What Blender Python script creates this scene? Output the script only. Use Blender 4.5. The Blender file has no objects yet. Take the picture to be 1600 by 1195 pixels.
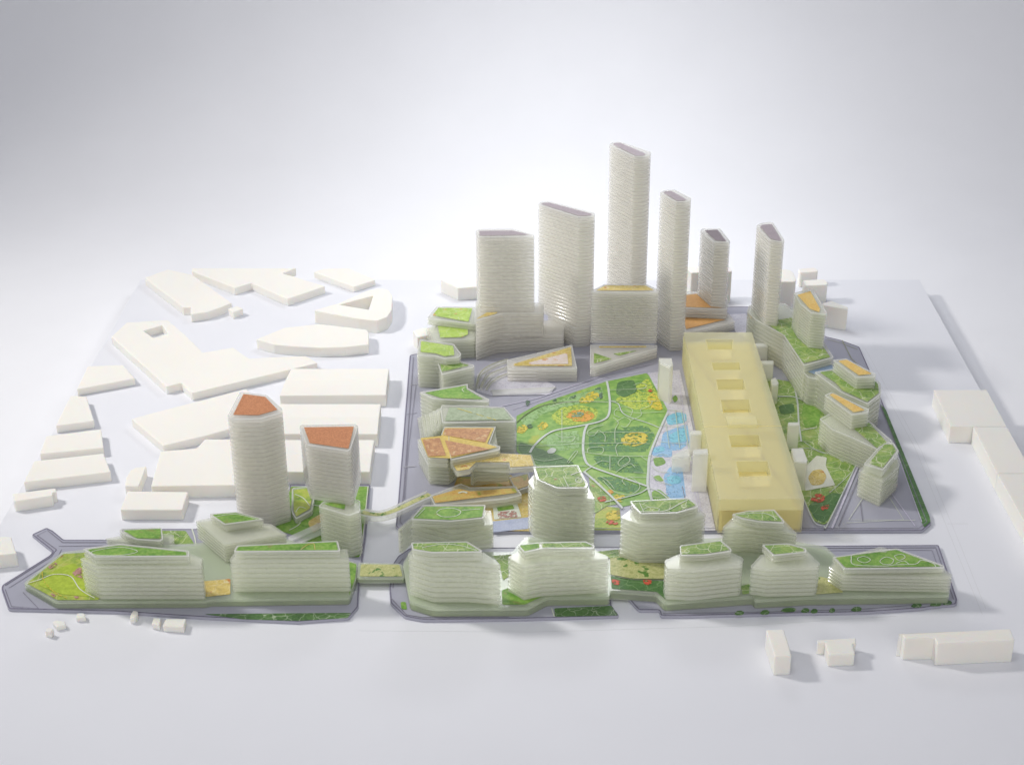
import bpy, bmesh, math, random
from mathutils import Vector
from mathutils.geometry import tessellate_polygon

random.seed(7)
MM = 0.001
scene = bpy.context.scene
C = scene.collection

# ------------------------------------------------------------------ camera
cam_data = bpy.data.cameras.new('camera')
cam = bpy.data.objects.new('camera', cam_data)
C.objects.link(cam)
cam.location = (0.0, -1.9, 1.10595)
cam.rotation_euler = (math.radians(90.0 - 26.7798), 0, 0)
cam_data.sensor_width = 36.0
cam_data.lens = 55.125
cam_data.shift_x = -0.02375
cam_data.shift_y = 0.0
cam_data.clip_start = 0.05
cam_data.clip_end = 60
scene.camera = cam

# ------------------------------------------------------------------ studio light
world = bpy.data.worlds.new('World')
scene.world = world
world.use_nodes = True
bg = world.node_tree.nodes['Background']
bg.inputs['Color'].default_value = (0.905, 0.92, 1.0, 1)
bg.inputs['Strength'].default_value = 0.335

def area(name, loc, target, size, power, color, size_y=None, spread=180):
    l = bpy.data.lights.new(name, 'AREA')
    l.energy = power
    l.color = color
    l.size = size
    l.spread = math.radians(spread)
    if size_y:
        l.shape = 'RECTANGLE'
        l.size_y = size_y
    o = bpy.data.objects.new(name, l)
    C.objects.link(o)
    o.location = loc
    o.rotation_euler = (Vector(target) - Vector(loc)).to_track_quat('-Z', 'Y').to_euler()
    return o

area('key_lamp', (-2.30, 0.60, 2.05), (0, 0.1, 0), 0.36, 8.6, (1.0, 0.965, 0.91), None, 70)
area('overhead_glint_fill', (-0.3, -0.75, 2.05), (0.0, 0.2, 0), 0.5, 2.1, (0.98, 0.99, 1.0), 0.5, 110)  # added lamp, placed so the front chamfers of the floor plates catch highlights
area('front_fill', (0.1, -3.1, 1.25), (0.1, 0.4, 0.15), 2.2, 10, (1.0, 0.94, 0.84), 1.4, 110)  # added warm fill to brighten tower and block fronts, no known source
area('backdrop_lamp', (0.10, 0.93, 0.76), (0.10, 0.95, 0), 0.40, 3.9, (0.97, 0.985, 1.0))

scene.view_settings.view_transform = 'Standard'
scene.view_settings.look = 'None'
scene.view_settings.gamma = 1.0
scene.view_settings.exposure = 0.0
scene.view_settings.use_curve_mapping = False
cy = scene.cycles
cy.max_bounces = 16
cy.diffuse_bounces = 16
cy.glossy_bounces = 3
cy.transmission_bounces = 16
cy.transparent_max_bounces = 22
cy.caustics_reflective = False
cy.caustics_refractive = False
cy.use_adaptive_sampling = True
cy.adaptive_threshold = 0.02
cy.adaptive_min_samples = 16
cy.use_denoising = True
try:
    cy.denoiser = 'OPENIMAGEDENOISE'
except Exception:
    pass
cy.sample_clamp_indirect = 6.0

# ------------------------------------------------------------------ materials
M = {}
def new_mat(name):
    m = bpy.data.materials.new(name)
    m.use_nodes = True
    nt = m.node_tree
    nt.nodes.clear()
    out = nt.nodes.new('ShaderNodeOutputMaterial')
    M[name] = m
    return m, nt, out
def node(nt, kind, **kw):
    n = nt.nodes.new(kind)
    for k, v in kw.items():
        if hasattr(n, k) and k not in n.inputs:
            setattr(n, k, v)
        else:
            n.inputs[k].default_value = v
    return n
def coords(nt, scale=1.0):
    """object space, shifted by a random amount for each object so that no two prints repeat"""
    tc = node(nt, 'ShaderNodeTexCoord')
    oi = node(nt, 'ShaderNodeObjectInfo')
    mul = node(nt, 'ShaderNodeMath', operation='MULTIPLY')
    nt.links.new(oi.outputs['Random'], mul.inputs[0])
    mul.inputs[1].default_value = 3.0
    add = node(nt, 'ShaderNodeVectorMath', operation='ADD')
    nt.links.new(tc.outputs['Object'], add.inputs[0])
    nt.links.new(mul.outputs[0], add.inputs[1])
    return add.outputs[0]
def noise(nt, vec, scale, detail=3.0, rough=0.55, dist=0.0):
    n = node(nt, 'ShaderNodeTexNoise')
    n.inputs['Scale'].default_value = scale
    n.inputs['Detail'].default_value = detail
    n.inputs['Roughness'].default_value = rough
    n.inputs['Distortion'].default_value = dist
    nt.links.new(vec, n.inputs['Vector'])
    return n.outputs['Fac']
def ramp(nt, fac, stops, interp='LINEAR'):
    r = node(nt, 'ShaderNodeValToRGB')
    r.color_ramp.interpolation = interp
    el = r.color_ramp.elements
    while len(el) < len(stops):
        el.new(0.5)
    for e, (p, c) in zip(el, stops):
        e.position = p
        e.color = (c[0], c[1], c[2], 1)
    nt.links.new(fac, r.inputs[0])
    return r.outputs[0]
def mix(nt, fac, a, b):
    m = node(nt, 'ShaderNodeMix', data_type='RGBA')
    if isinstance(fac, float):
        m.inputs[0].default_value = fac
    else:
        nt.links.new(fac, m.inputs[0])
    for sock, v in ((m.inputs[6], a), (m.inputs[7], b)):
        if isinstance(v, tuple):
            sock.default_value = (v[0], v[1], v[2], 1)
        else:
            nt.links.new(v, sock)
    return m.outputs[2]
def bump(nt, fac, strength, distance):
    b = node(nt, 'ShaderNodeBump')
    b.inputs['Strength'].default_value = strength
    b.inputs['Distance'].default_value = distance
    nt.links.new(fac, b.inputs['Height'])
    return b.outputs[0]

def mat_paper(name, col, rough=0.75, grain=0.0006, spec=0.25, sss=0.0):
    m, nt, out = new_mat(name)
    v = coords(nt)
    n1 = noise(nt, v, 6.0, 4)
    c = mix(nt, n1, tuple(x * 0.965 for x in col), tuple(min(1, x * 1.02) for x in col))
    p = node(nt, 'ShaderNodeBsdfPrincipled')
    nt.links.new(c, p.inputs['Base Color'])
    p.inputs['Roughness'].default_value = rough
    p.inputs['Specular IOR Level'].default_value = spec
    if sss:
        p.inputs['Subsurface Weight'].default_value = sss
        p.inputs['Subsurface Radius'].default_value = (0.010, 0.0062, 0.0034)
        p.inputs['Subsurface Scale'].default_value = 1.0
    nt.links.new(bump(nt, noise(nt, v, 900.0, 2), 0.25, grain * 0.2), p.inputs['Normal'])
    nt.links.new(p.outputs[0], out.inputs[0])
mat_paper('board', (0.785, 0.797, 0.85), 0.62, spec=0.3)
mat_paper('backdrop', (0.86, 0.868, 0.905), 0.9, spec=0.1)
mat_paper('plaster', (0.855, 0.838, 0.79), 0.7, sss=0.4)
mat_paper('score', (0.70, 0.705, 0.74), 0.7)

def mat_resin(name, tint, clear, trans, rough=0.16, spec=1.0):
    """frosted cast resin: nearly loss-free scattering forwards and back, a part goes straight through"""
    m, nt, out = new_mat(name)
    v = coords(nt)
    cloud = noise(nt, v, 22.0, 3)
    col = mix(nt, cloud, tuple(x * 0.99 for x in tint), tuple(min(0.995, x * 1.008) for x in tint))
    dif = node(nt, 'ShaderNodeBsdfDiffuse')
    tra = node(nt, 'ShaderNodeBsdfTranslucent')
    tsp = node(nt, 'ShaderNodeBsdfTransparent')
    glo = node(nt, 'ShaderNodeBsdfGlossy')
    nt.links.new(col, dif.inputs['Color'])
    nt.links.new(col, tra.inputs['Color'])
    tsp.inputs['Color'].default_value = (tint[0], tint[1], tint[2], 1)
    rr = node(nt, 'ShaderNodeMapRange')
    nt.links.new(noise(nt, v, 60.0, 3), rr.inputs[0])
    rr.inputs[3].default_value = rough * 0.9
    rr.inputs[4].default_value = rough * 1.15
    nt.links.new(rr.outputs[0], glo.inputs['Roughness'])
    a = node(nt, 'ShaderNodeMixShader')
    a.inputs[0].default_value = trans
    nt.links.new(dif.outputs[0], a.inputs[1]); nt.links.new(tra.outputs[0], a.inputs[2])
    b = node(nt, 'ShaderNodeMixShader')
    b.inputs[0].default_value = clear
    nt.links.new(a.outputs[0], b.inputs[1]); nt.links.new(tsp.outputs[0], b.inputs[2])
    fr = node(nt, 'ShaderNodeFresnel'); fr.inputs['IOR'].default_value = 1.4
    fm = node(nt, 'ShaderNodeMath', operation='MULTIPLY'); fm.inputs[1].default_value = spec
    nt.links.new(fr.outputs[0], fm.inputs[0])
    ge = node(nt, 'ShaderNodeNewGeometry')
    inv = node(nt, 'ShaderNodeMath', operation='SUBTRACT'); inv.inputs[0].default_value = 1.0
    nt.links.new(ge.outputs['Backfacing'], inv.inputs[1])
    om = node(nt, 'ShaderNodeMath', operation='MULTIPLY')
    nt.links.new(fm.outputs[0], om.inputs[0]); nt.links.new(inv.outputs[0], om.inputs[1])
    g = node(nt, 'ShaderNodeMixShader')
    nt.links.new(om.outputs[0], g.inputs[0])
    nt.links.new(b.outputs[0], g.inputs[1]); nt.links.new(glo.outputs[0], g.inputs[2])
    nt.links.new(g.outputs[0], out.inputs[0])
mat_resin('resin', (0.983, 0.990, 0.953), 0.72, 0.38, 0.09, 1.6)
mat_resin('resin_core', (0.983, 0.990, 0.945), 0.66, 0.42)
mat_resin('resin_far', (0.998, 0.993, 0.976), 0.60, 0.46, 0.08, 1.2)
mat_resin('resin_far_core', (0.998, 0.993, 0.98), 0.82, 0.5)
mat_resin('deck_resin', (0.94, 0.975, 0.90), 0.66, 0.35, 0.08, 1.3)
mat_resin('frosted', (0.975, 0.975, 0.94), 0.40, 0.45, 0.3)
mat_resin('yellow_resin', (0.994, 0.98, 0.82), 0.62, 0.46, 0.25, 0.9)
mat_resin('yellow_inner', (0.97, 0.90, 0.50), 0.15, 0.4, 0.4, 0.5)
mat_resin('lavender', (0.52, 0.525, 0.625), 0.05, 0.2, 0.12, 1.0)
mat_resin('rim', (0.98, 0.985, 0.975), 0.55, 0.4, 0.10, 1.3)

def mat_print(name, cols, scale=70.0, holes=0.0, line=None, line_scale=45.0, line_w=0.03, spots=None, spot_scale=60.0, spot_at=0.66, rough=0.42):
    """ink on acrylic: a patchy wash of colours, drawn lines and dabs"""
    m, nt, out = new_mat(name)
    v = coords(nt)
    w = noise(nt, v, scale, 5, 0.62, 0.6)
    n = len(cols)
    c = ramp(nt, w, [(0.28 + 0.44 * i / max(1, n - 1), k) for i, k in enumerate(cols)])
    fine = noise(nt, v, scale * 7, 3)
    c = mix(nt, ramp(nt, fine, [(0.35, (0, 0, 0)), (0.75, (0.45, 0.45, 0.45))]), c, tuple(min(1, x * 1.5 + 0.03) for x in cols[-1]))
    if spots:
        s = ramp(nt, noise(nt, v, spot_scale, 2, 0.5, 0.3), [(spot_at, (0, 0, 0)), (spot_at + 0.05, (1, 1, 1))])
        c = mix(nt, s, c, spots)
    if line:
        warp = node(nt, 'ShaderNodeTexNoise')
        warp.inputs['Scale'].default_value = line_scale * 0.8
        nt.links.new(v, warp.inputs['Vector'])
        sc = node(nt, 'ShaderNodeVectorMath', operation='SCALE'); sc.inputs[3].default_value = 0.9 / line_scale
        nt.links.new(warp.outputs['Color'], sc.inputs[0])
        ad = node(nt, 'ShaderNodeVectorMath', operation='ADD')
        nt.links.new(v, ad.inputs[0]); nt.links.new(sc.outputs[0], ad.inputs[1])
        vo = node(nt, 'ShaderNodeTexVoronoi', feature='DISTANCE_TO_EDGE')
        vo.inputs['Scale'].default_value = line_scale
        nt.links.new(ad.outputs[0], vo.inputs['Vector'])
        l = ramp(nt, vo.outputs['Distance'], [(0.0, (1, 1, 1)), (line_w, (0, 0, 0))])
        c = mix(nt, l, c, line)
    p = node(nt, 'ShaderNodeBsdfPrincipled')
    nt.links.new(c, p.inputs['Base Color'])
    p.inputs['Roughness'].default_value = rough
    p.inputs['Specular IOR Level'].default_value = 0.45
    if holes:
        # broken, dabbed ink: the print below shows through the gaps
        hole = ramp(nt, noise(nt, v, 210.0, 4, 0.6), [(0.60 - holes * 0.3, (0, 0, 0)), (0.66 - holes * 0.3, (1, 1, 1))])
        tr = node(nt, 'ShaderNodeBsdfTransparent')
        ms = node(nt, 'ShaderNodeMixShader')
        nt.links.new(hole, ms.inputs[0]); nt.links.new(p.outputs[0], ms.inputs[1]); nt.links.new(tr.outputs[0], ms.inputs[2])
        nt.links.new(ms.outputs[0], out.inputs[0])
    else:
        nt.links.new(p.outputs[0], out.inputs[0])
pale = (0.62, 0.66, 0.45)
mat_print('lawn', [(0.07, 0.18, 0.025), (0.115, 0.28, 0.035), (0.17, 0.36, 0.05), (0.30, 0.40, 0.10)], 30, spots=(0.24, 0.30, 0.08), spot_scale=55, spot_at=0.64)
mat_print('park', [(0.07, 0.19, 0.04), (0.12, 0.29, 0.05), (0.18, 0.37, 0.06), (0.32, 0.46, 0.11)], 14, spots=(0.40, 0.47, 0.07), spot_scale=30, spot_at=0.66)
mat_print('park_mint', [(0.20, 0.37, 0.13), (0.30, 0.47, 0.20)], 24, holes=0.2)
mat_print('park_dark', [(0.05, 0.16, 0.05), (0.09, 0.24, 0.06)], 24, holes=0.25)
mat_print('park_lime', [(0.34, 0.48, 0.05), (0.46, 0.54, 0.08)], 24, holes=0.3)
mat_print('garden', [(0.06, 0.14, 0.03), (0.12, 0.27, 0.045), (0.22, 0.36, 0.07), (0.40, 0.44, 0.16)], 55, line=pale, line_scale=48, line_w=0.03, spots=(0.38, 0.20, 0.10), spot_scale=60, spot_at=0.70)
mat_print('meadow', [(0.08, 0.17, 0.03), (0.20, 0.34, 0.04), (0.36, 0.46, 0.05), (0.42, 0.40, 0.10)], 34, line=(0.5, 0.5, 0.18), line_scale=26, line_w=0.02, spots=(0.30, 0.10, 0.06), spot_scale=40, spot_at=0.69)
mat_print('lime', [(0.20, 0.36, 0.04), (0.34, 0.50, 0.06), (0.46, 0.56, 0.20)], 48, line=(0.5, 0.6, 0.35), line_scale=60, spots=(0.60, 0.32, 0.12), spot_scale=60, spot_at=0.64)
mat_print('deck_print', [(0.10, 0.17, 0.05), (0.20, 0.28, 0.09), (0.34, 0.38, 0.18)], 40)
mat_print('lime_print', [(0.26, 0.38, 0.02), (0.40, 0.50, 0.04)], 30)
mat_print('scribble', [(0.035, 0.085, 0.035), (0.06, 0.14, 0.04), (0.10, 0.20, 0.06)], 50, line=(0.42, 0.5, 0.36), line_scale=70, line_w=0.028)
mat_print('speckle', [(0.22, 0.26, 0.06), (0.40, 0.42, 0.16), (0.55, 0.53, 0.28)], 220, spots=(0.10, 0.22, 0.04), spot_scale=90, spot_at=0.62)
mat_print('ochre', [(0.36, 0.26, 0.06), (0.56, 0.42, 0.10), (0.66, 0.56, 0.26)], 70, line=(0.7, 0.62, 0.40), line_scale=70, spots=(0.55, 0.22, 0.06), spot_scale=70, spot_at=0.62)
mat_print('blossom', [(0.62, 0.50, 0.36), (0.66, 0.56, 0.52), (0.70, 0.62, 0.60)], 90, spots=(0.62, 0.34, 0.14), spot_scale=90, spot_at=0.6)
mat_print('copper', [(0.30, 0.105, 0.04), (0.44, 0.175, 0.075), (0.60, 0.28, 0.14)], 420, rough=0.55)
mat_print('rust', [(0.24, 0.09, 0.05), (0.40, 0.19, 0.08), (0.58, 0.34, 0.16)], 160, spots=(0.60, 0.42, 0.22), spot_scale=150, spot_at=0.62)
mat_print('frame_yellow', [(0.50, 0.37, 0.07), (0.60, 0.46, 0.12)], 30)
mat_print('orange', [(0.48, 0.24, 0.07), (0.58, 0.32, 0.11)], 90)
mat_print('orange_yellow', [(0.62, 0.36, 0.07), (0.70, 0.46, 0.11), (0.66, 0.50, 0.20)], 60)
mat_print('orange_print_speckle', [(0.48, 0.24, 0.06), (0.58, 0.36, 0.12), (0.52, 0.46, 0.14)], 60, spots=(0.36, 0.36, 0.07), spot_scale=50, spot_at=0.58)
mat_print('mauve', [(0.29, 0.245, 0.27), (0.34, 0.29, 0.315)], 60, rough=0.3)
mat_print('mauve_dark', [(0.20, 0.165, 0.18), (0.25, 0.205, 0.225)], 60, rough=0.3)
mat_print('grey_green', [(0.22, 0.29, 0.17), (0.30, 0.37, 0.24), (0.38, 0.44, 0.32)], 40, spots=(0.60, 0.16, 0.10), spot_scale=45, spot_at=0.70)
mat_print('blue_terrace', [(0.30, 0.42, 0.62), (0.40, 0.52, 0.70)], 60)
mat_print('orange_print', [(0.60, 0.22, 0.03), (0.68, 0.38, 0.05)], 110, holes=0.35)
mat_print('yellow_print', [(0.52, 0.44, 0.03), (0.64, 0.52, 0.06)], 110, holes=0.35)
mat_print('red_print', [(0.46, 0.05, 0.03), (0.60, 0.12, 0.06)], 110, holes=0.35)
mat_print('teal_print', [(0.10, 0.26, 0.16), (0.22, 0.40, 0.28)], 110, holes=0.35)
mat_print('dark_print', [(0.06, 0.12, 0.07), (0.11, 0.18, 0.12)], 90, holes=0.35)
mat_print('dark_green_print', [(0.045, 0.12, 0.035), (0.08, 0.19, 0.05)], 60, line=(0.20, 0.32, 0.14), line_scale=50)
mat_print('grey_print', [(0.40, 0.44, 0.40), (0.55, 0.58, 0.55)], 150)
mat_print('aqua_print', [(0.14, 0.42, 0.58), (0.24, 0.54, 0.68)], 110, line=(0.10, 0.34, 0.44), line_scale=120, holes=0.08)
mat_print('blue_print', [(0.16, 0.34, 0.60), (0.28, 0.48, 0.70)], 110, line=(0.40, 0.56, 0.74), line_scale=110, holes=0.08)
mat_print('plaza_print', [(0.42, 0.40, 0.46), (0.52, 0.51, 0.58), (0.60, 0.60, 0.66)], 60, line=(0.36, 0.36, 0.48), line_scale=75, line_w=0.02)
mat_print('pale_print', [(0.60, 0.62, 0.52), (0.68, 0.69, 0.60)], 90)
mat_print('white_print', [(0.56, 0.62, 0.50), (0.66, 0.70, 0.60)], 90)
mat_print('path_print', [(0.40, 0.50, 0.34), (0.52, 0.58, 0.46)], 90)
mat_print('path_grey', [(0.46, 0.50, 0.48), (0.56, 0.60, 0.58)], 90)
mat_print('mauve_print', [(0.34, 0.16, 0.14), (0.48, 0.28, 0.24)], 90, holes=0.35)
mat_print('blue_grey_print', [(0.30, 0.35, 0.50), (0.42, 0.46, 0.58)], 90)
mat_print('line_dark', [(0.16, 0.15, 0.20), (0.22, 0.21, 0.27)], 60)
mat_print('edge_line', [(0.13, 0.12, 0.18), (0.19, 0.18, 0.25)], 60)
mat_print('dark_line', [(0.12, 0.15, 0.07), (0.17, 0.20, 0.10)], 60)
mat_print('line_grey', [(0.34, 0.34, 0.38), (0.42, 0.42, 0.46)], 60)
mat_print('line_lilac', [(0.48, 0.46, 0.58), (0.56, 0.54, 0.66)], 60)
mat_print('line_olive', [(0.22, 0.23, 0.15), (0.32, 0.33, 0.22)], 60)

# ------------------------------------------------------------------ mesh helpers (plan outlines in millimetres)
def signed(p):
    return sum(p[i][0] * p[(i + 1) % len(p)][1] - p[(i + 1) % len(p)][0] * p[i][1] for i in range(len(p))) / 2
def ccw(p):
    p = [tuple(q) for q in p]
    return p if signed(p) > 0 else p[::-1]
def inset(p, d):
    """mitred offset towards the inside of a counter-clockwise outline"""
    out = []
    n = len(p)
    for i in range(n):
        a, b, c = Vector(p[i - 1]), Vector(p[i]), Vector(p[(i + 1) % n])
        e1, e2 = (b - a), (c - b)
        if e1.length < 1e-6 or e2.length < 1e-6:
            out.append(tuple(b)); continue
        e1.normalize(); e2.normalize()
        n1, n2 = Vector((-e1.y, e1.x)), Vector((-e2.y, e2.x))
        k = 1.0 + n1.dot(n2)
        m = (n1 + n2) / max(k, 0.35)
        if m.length > 2.4:
            m = m.normalized() * 2.4
        out.append(tuple(b + m * d))
    return out
def fillet(p, r, seg=4):
    if r <= 0:
        return p
    out = []
    n = len(p)
    for i in range(n):
        a, b, c = Vector(p[i - 1]), Vector(p[i]), Vector(p[(i + 1) % n])
        la, lc = (a - b).length, (c - b).length
        if la < 1e-6 or lc < 1e-6:
            continue
        ua, uc = (a - b) / la, (c - b) / lc
        t = min(r * 1.6, la * 0.4, lc * 0.4)
        if ua.dot(uc) < -0.97:
            out.append(tuple(b)); continue
        for k in range(seg + 1):
            s = k / seg
            q = (b + ua * t) * (1 - s) ** 2 + b * 2 * s * (1 - s) + (b + uc * t) * s * s
            out.append(tuple(q))
    return out
def make(name, verts, faces, mat, parent=None, loc=None, smooth=False):
    me = bpy.data.meshes.new(name)
    me.from_pydata([(x * MM, y * MM, z * MM) for x, y, z in verts], [], faces)
    me.materials.append(M[mat])
    if smooth:
        me.polygons.foreach_set('use_smooth', [True] * len(me.polygons))
        me.set_sharp_from_angle(angle=math.radians(38))
    o = bpy.data.objects.new(name, me)
    C.objects.link(o)
    if parent:
        o.parent = parent
    if loc:
        o.location = [c * MM for c in loc]
    return o
def prism_data(p, z0, z1, ch=0.0):
    """closed solid over an outline with chamfered rims"""
    n = len(p)
    if ch > 0:
        q = inset(p, ch)
        rings = [(q, z0), (p, z0 + ch), (p, z1 - ch), (q, z1)]
    else:
        rings = [(p, z0), (p, z1)]
    v = [(x, y, z) for ring, z in rings for x, y in ring]
    f = []
    for k in range(len(rings) - 1):
        for i in range(n):
            j = (i + 1) % n
            f.append((k * n + i, k * n + j, (k + 1) * n + j, (k + 1) * n + i))
    f.append(tuple(range(n - 1, -1, -1)))
    f.append(tuple((len(rings) - 1) * n + i for i in range(n)))
    return v, f
def holed_data(p, holes, z0, z1, ch=0.0):
    """closed solid with shafts cut right through it"""
    loops = [p] + [h[::-1] for h in holes]
    v, f = [], []
    def cap(lp, z, up):
        base = len(v)
        flat = [q for l in lp for q in l]
        v.extend((x, y, z) for x, y in flat)
        for t in tessellate_polygon([[Vector((x, y, 0)) for x, y in l] for l in lp]):
            a, b, c = [Vector(flat[i]) for i in t]
            s = (b - a).x * (c - a).y - (b - a).y * (c - a).x
            t = tuple(t) if (s > 0) == up else tuple(t)[::-1]
            f.append(tuple(base + i for i in t))
        return base
    b0 = cap(loops, z0, False)
    top = [inset(l, ch) for l in loops] if ch else loops
    b1 = cap(top, z1, True)
    bm = len(v)
    if ch:
        v.extend((x, y, z1 - ch) for l in loops for x, y in l)
    off = 0
    for l in loops:
        n = len(l)
        for i in range(n):
            j = (i + 1) % n
            if ch:
                f.append((b0 + off + i, b0 + off + j, bm + off + j, bm + off + i))
                f.append((bm + off + i, bm + off + j, b1 + off + j, b1 + off + i))
            else:
                f.append((b0 + off + i, b0 + off + j, b1 + off + j, b1 + off + i))
        off += n
    return v, f
def contains(poly, pt):
    x, y = pt
    hit = False
    for i in range(len(poly)):
        (x1, y1), (x2, y2) = poly[i - 1], poly[i]
        if (y1 > y) != (y2 > y) and x < (x2 - x1) * (y - y1) / (y2 - y1) + x1:
            hit = not hit
    return hit
def centre(p):
    return (sum(q[0] for q in p) / len(p), sum(q[1] for q in p) / len(p))
def shift(p, c):
    return [(x - c[0], y - c[1]) for x, y in p]
def sheet(name, p, z, mat, parent, c, t=0.22):
    v, f = prism_data(shift(ccw(p), c), 0, t)
    return make(name, v, f, mat, parent, (0, 0, z))
def smooth_line(pts, per=5):
    if len(pts) < 3:
        return pts
    P0 = [pts[0]] + list(pts) + [pts[-1]]
    if pts[0] == pts[-1]:
        P0 = [pts[-2]] + list(pts) + [pts[1]]
    out = []
    for i in range(1, len(P0) - 2):
        a, b, c, d = (Vector(q) for q in P0[i - 1:i + 3])
        for k in range(per):
            t = k / per
            out.append(tuple(0.5 * ((2 * b) + (c - a) * t + (2 * a - 5 * b + 4 * c - d) * t * t + (3 * b - a - 3 * c + d) * t ** 3)))
    out.append(tuple(pts[-1]))
    return out
def ribbon_data(pts, w, z, t=0.2, curved=True):
    q = smooth_line(pts) if curved else pts
    L, R = [], []
    for i, p in enumerate(q):
        a, b = Vector(q[max(0, i - 1)]), Vector(q[min(len(q) - 1, i + 1)])
        d = b - a
        d = d.normalized() if d.length > 1e-9 else Vector((1, 0))
        nrm = Vector((-d.y, d.x)) * w / 2
        L.append(tuple(Vector(p) + nrm)); R.append(tuple(Vector(p) - nrm))
    n = len(q)
    v = [(x, y, z + t) for x, y in L] + [(x, y, z + t) for x, y in R] + [(x, y, z) for x, y in L] + [(x, y, z) for x, y in R]
    f = []
    for i in range(n - 1):
        f += [(n + i, n + i + 1, i + 1, i), (2 * n + i, 2 * n + i + 1, 3 * n + i + 1, 3 * n + i), (i, i + 1, 2 * n + i + 1, 2 * n + i), (3 * n + i, 3 * n + i + 1, n + i + 1, n + i)]
    f += [(0, 2 * n, 3 * n, n), (n - 1, 2 * n - 1, 4 * n - 1, 3 * n - 1)]
    return v, f
def empty(name, c, z):
    o = bpy.data.objects.new(name, None)
    C.objects.link(o)
    o.location = (c[0] * MM, c[1] * MM, z * MM)
    o.empty_display_size = 0.02
    return o
def tag(o, label, cat, group=None):
    o['label'] = label
    o['category'] = cat
    if group:
        o['group'] = group

# ------------------------------------------------------------------ the setting: paper sweep and white board
def structure(o):
    o['kind'] = 'structure'
    return o
def backdrop():
    prof = [(-2600, -30), (800, -30)]
    y0, r = 1000, 800
    for k in range(0, 17):
        a = math.radians(90 * k / 16)
        prof.append((y0 + r * math.sin(a), -30 + r * (1 - math.cos(a))))
    prof.append((y0 + r, 2600))
    xs = [-3200, -1600, 0, 1600, 3200]
    v = [(x, y, z) for y, z in prof for x in xs]
    n = len(xs)
    f = [(i * n + j, i * n + j + 1, (i + 1) * n + j + 1, (i + 1) * n + j) for i in range(len(prof) - 1) for j in range(n - 1)]
    return structure(make('backdrop', v, f, 'backdrop', smooth=True))
backdrop()
v, f = prism_data([(-712, -900), (689, -900), (689, 701), (-712, 701)], -29.8, 0, 0.5)
board = structure(make('ground', v, f, 'board'))
# faint score lines cut in the board surface
for i, pts in enumerate([[(530.5, 413.2), (547.7, 80.8), (542.4, -174.9), (540.0, -332.0)], [(537.8, 413.2), (554.9, 71.4), (550.8, -174.9), (547.3, -318.6)], [(-212.1, -364.7), (-6.1, -367.3), (239.0, -355.7), (434.9, -334.7)], [(545.9, -124.8), (573.1, -124.8)]]):
    v, f = ribbon_data(pts, 0.5, 0.05, 0.12, False)
    make('score_line', v, f, 'score', board)

# ------------------------------------------------------------------ builders
def block(name, label, group, outline, z0, z1, holes, r, ridge=None, more=()):
    p = ccw(outline)
    c = centre(p)
    if ridge:
        # low gable: ridge runs across between the two short sides
        q = shift(p, c)
        q = sorted(q, key=lambda a: a[1])
        fr = sorted(q[:2]); bk = sorted(q[2:])
        (fl, frr), (bl, br) = fr, bk
        ml = ((fl[0] + bl[0]) / 2, (fl[1] + bl[1]) / 2); mr = ((frr[0] + br[0]) / 2, (frr[1] + br[1]) / 2)
        h = z1 - z0
        vv = [(*fl, 0), (*frr, 0), (*br, 0), (*bl, 0), (*fl, h), (*frr, h), (*br, h), (*bl, h), (*ml, h + ridge), (*mr, h + ridge)]
        ff = [(0, 1, 5, 4), (1, 2, 6, 9, 5), (2, 3, 7, 6), (3, 0, 4, 8, 7), (4, 5, 9, 8), (8, 9, 6, 7), (3, 2, 1, 0)]
        o = make(name, vv, ff, 'plaster', None, (c[0], c[1], z0))
        bm = bmesh.new(); bm.from_mesh(o.data)
        bmesh.ops.bevel(bm, geom=bm.edges[:], offset=0.0006, segments=2, affect='EDGES')
        bm.to_mesh(o.data); bm.free()
    elif more:
        o = empty(name, c, z0)
        for q in [p] + [ccw(m) for m in more]:
            v, f = prism_data(fillet(shift(q, c), 0.6), 0, z1 - z0, 0.5)
            make('section', v, f, 'plaster', o)
    elif holes:
        v, f = holed_data(fillet(shift(p, c), r), [fillet(shift(ccw(h), c), 0.6) for h in holes], 0, z1 - z0, 0.6)
        o = make(name, v, f, 'plaster', None, (c[0], c[1], z0))
    else:
        v, f = prism_data(fillet(shift(p, c), r * 1.3), 0, z1 - z0, 0.85)
        o = make(name, v, f, 'plaster', None, (c[0], c[1], z0))
    tag(o, label, 'block', group)

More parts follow.
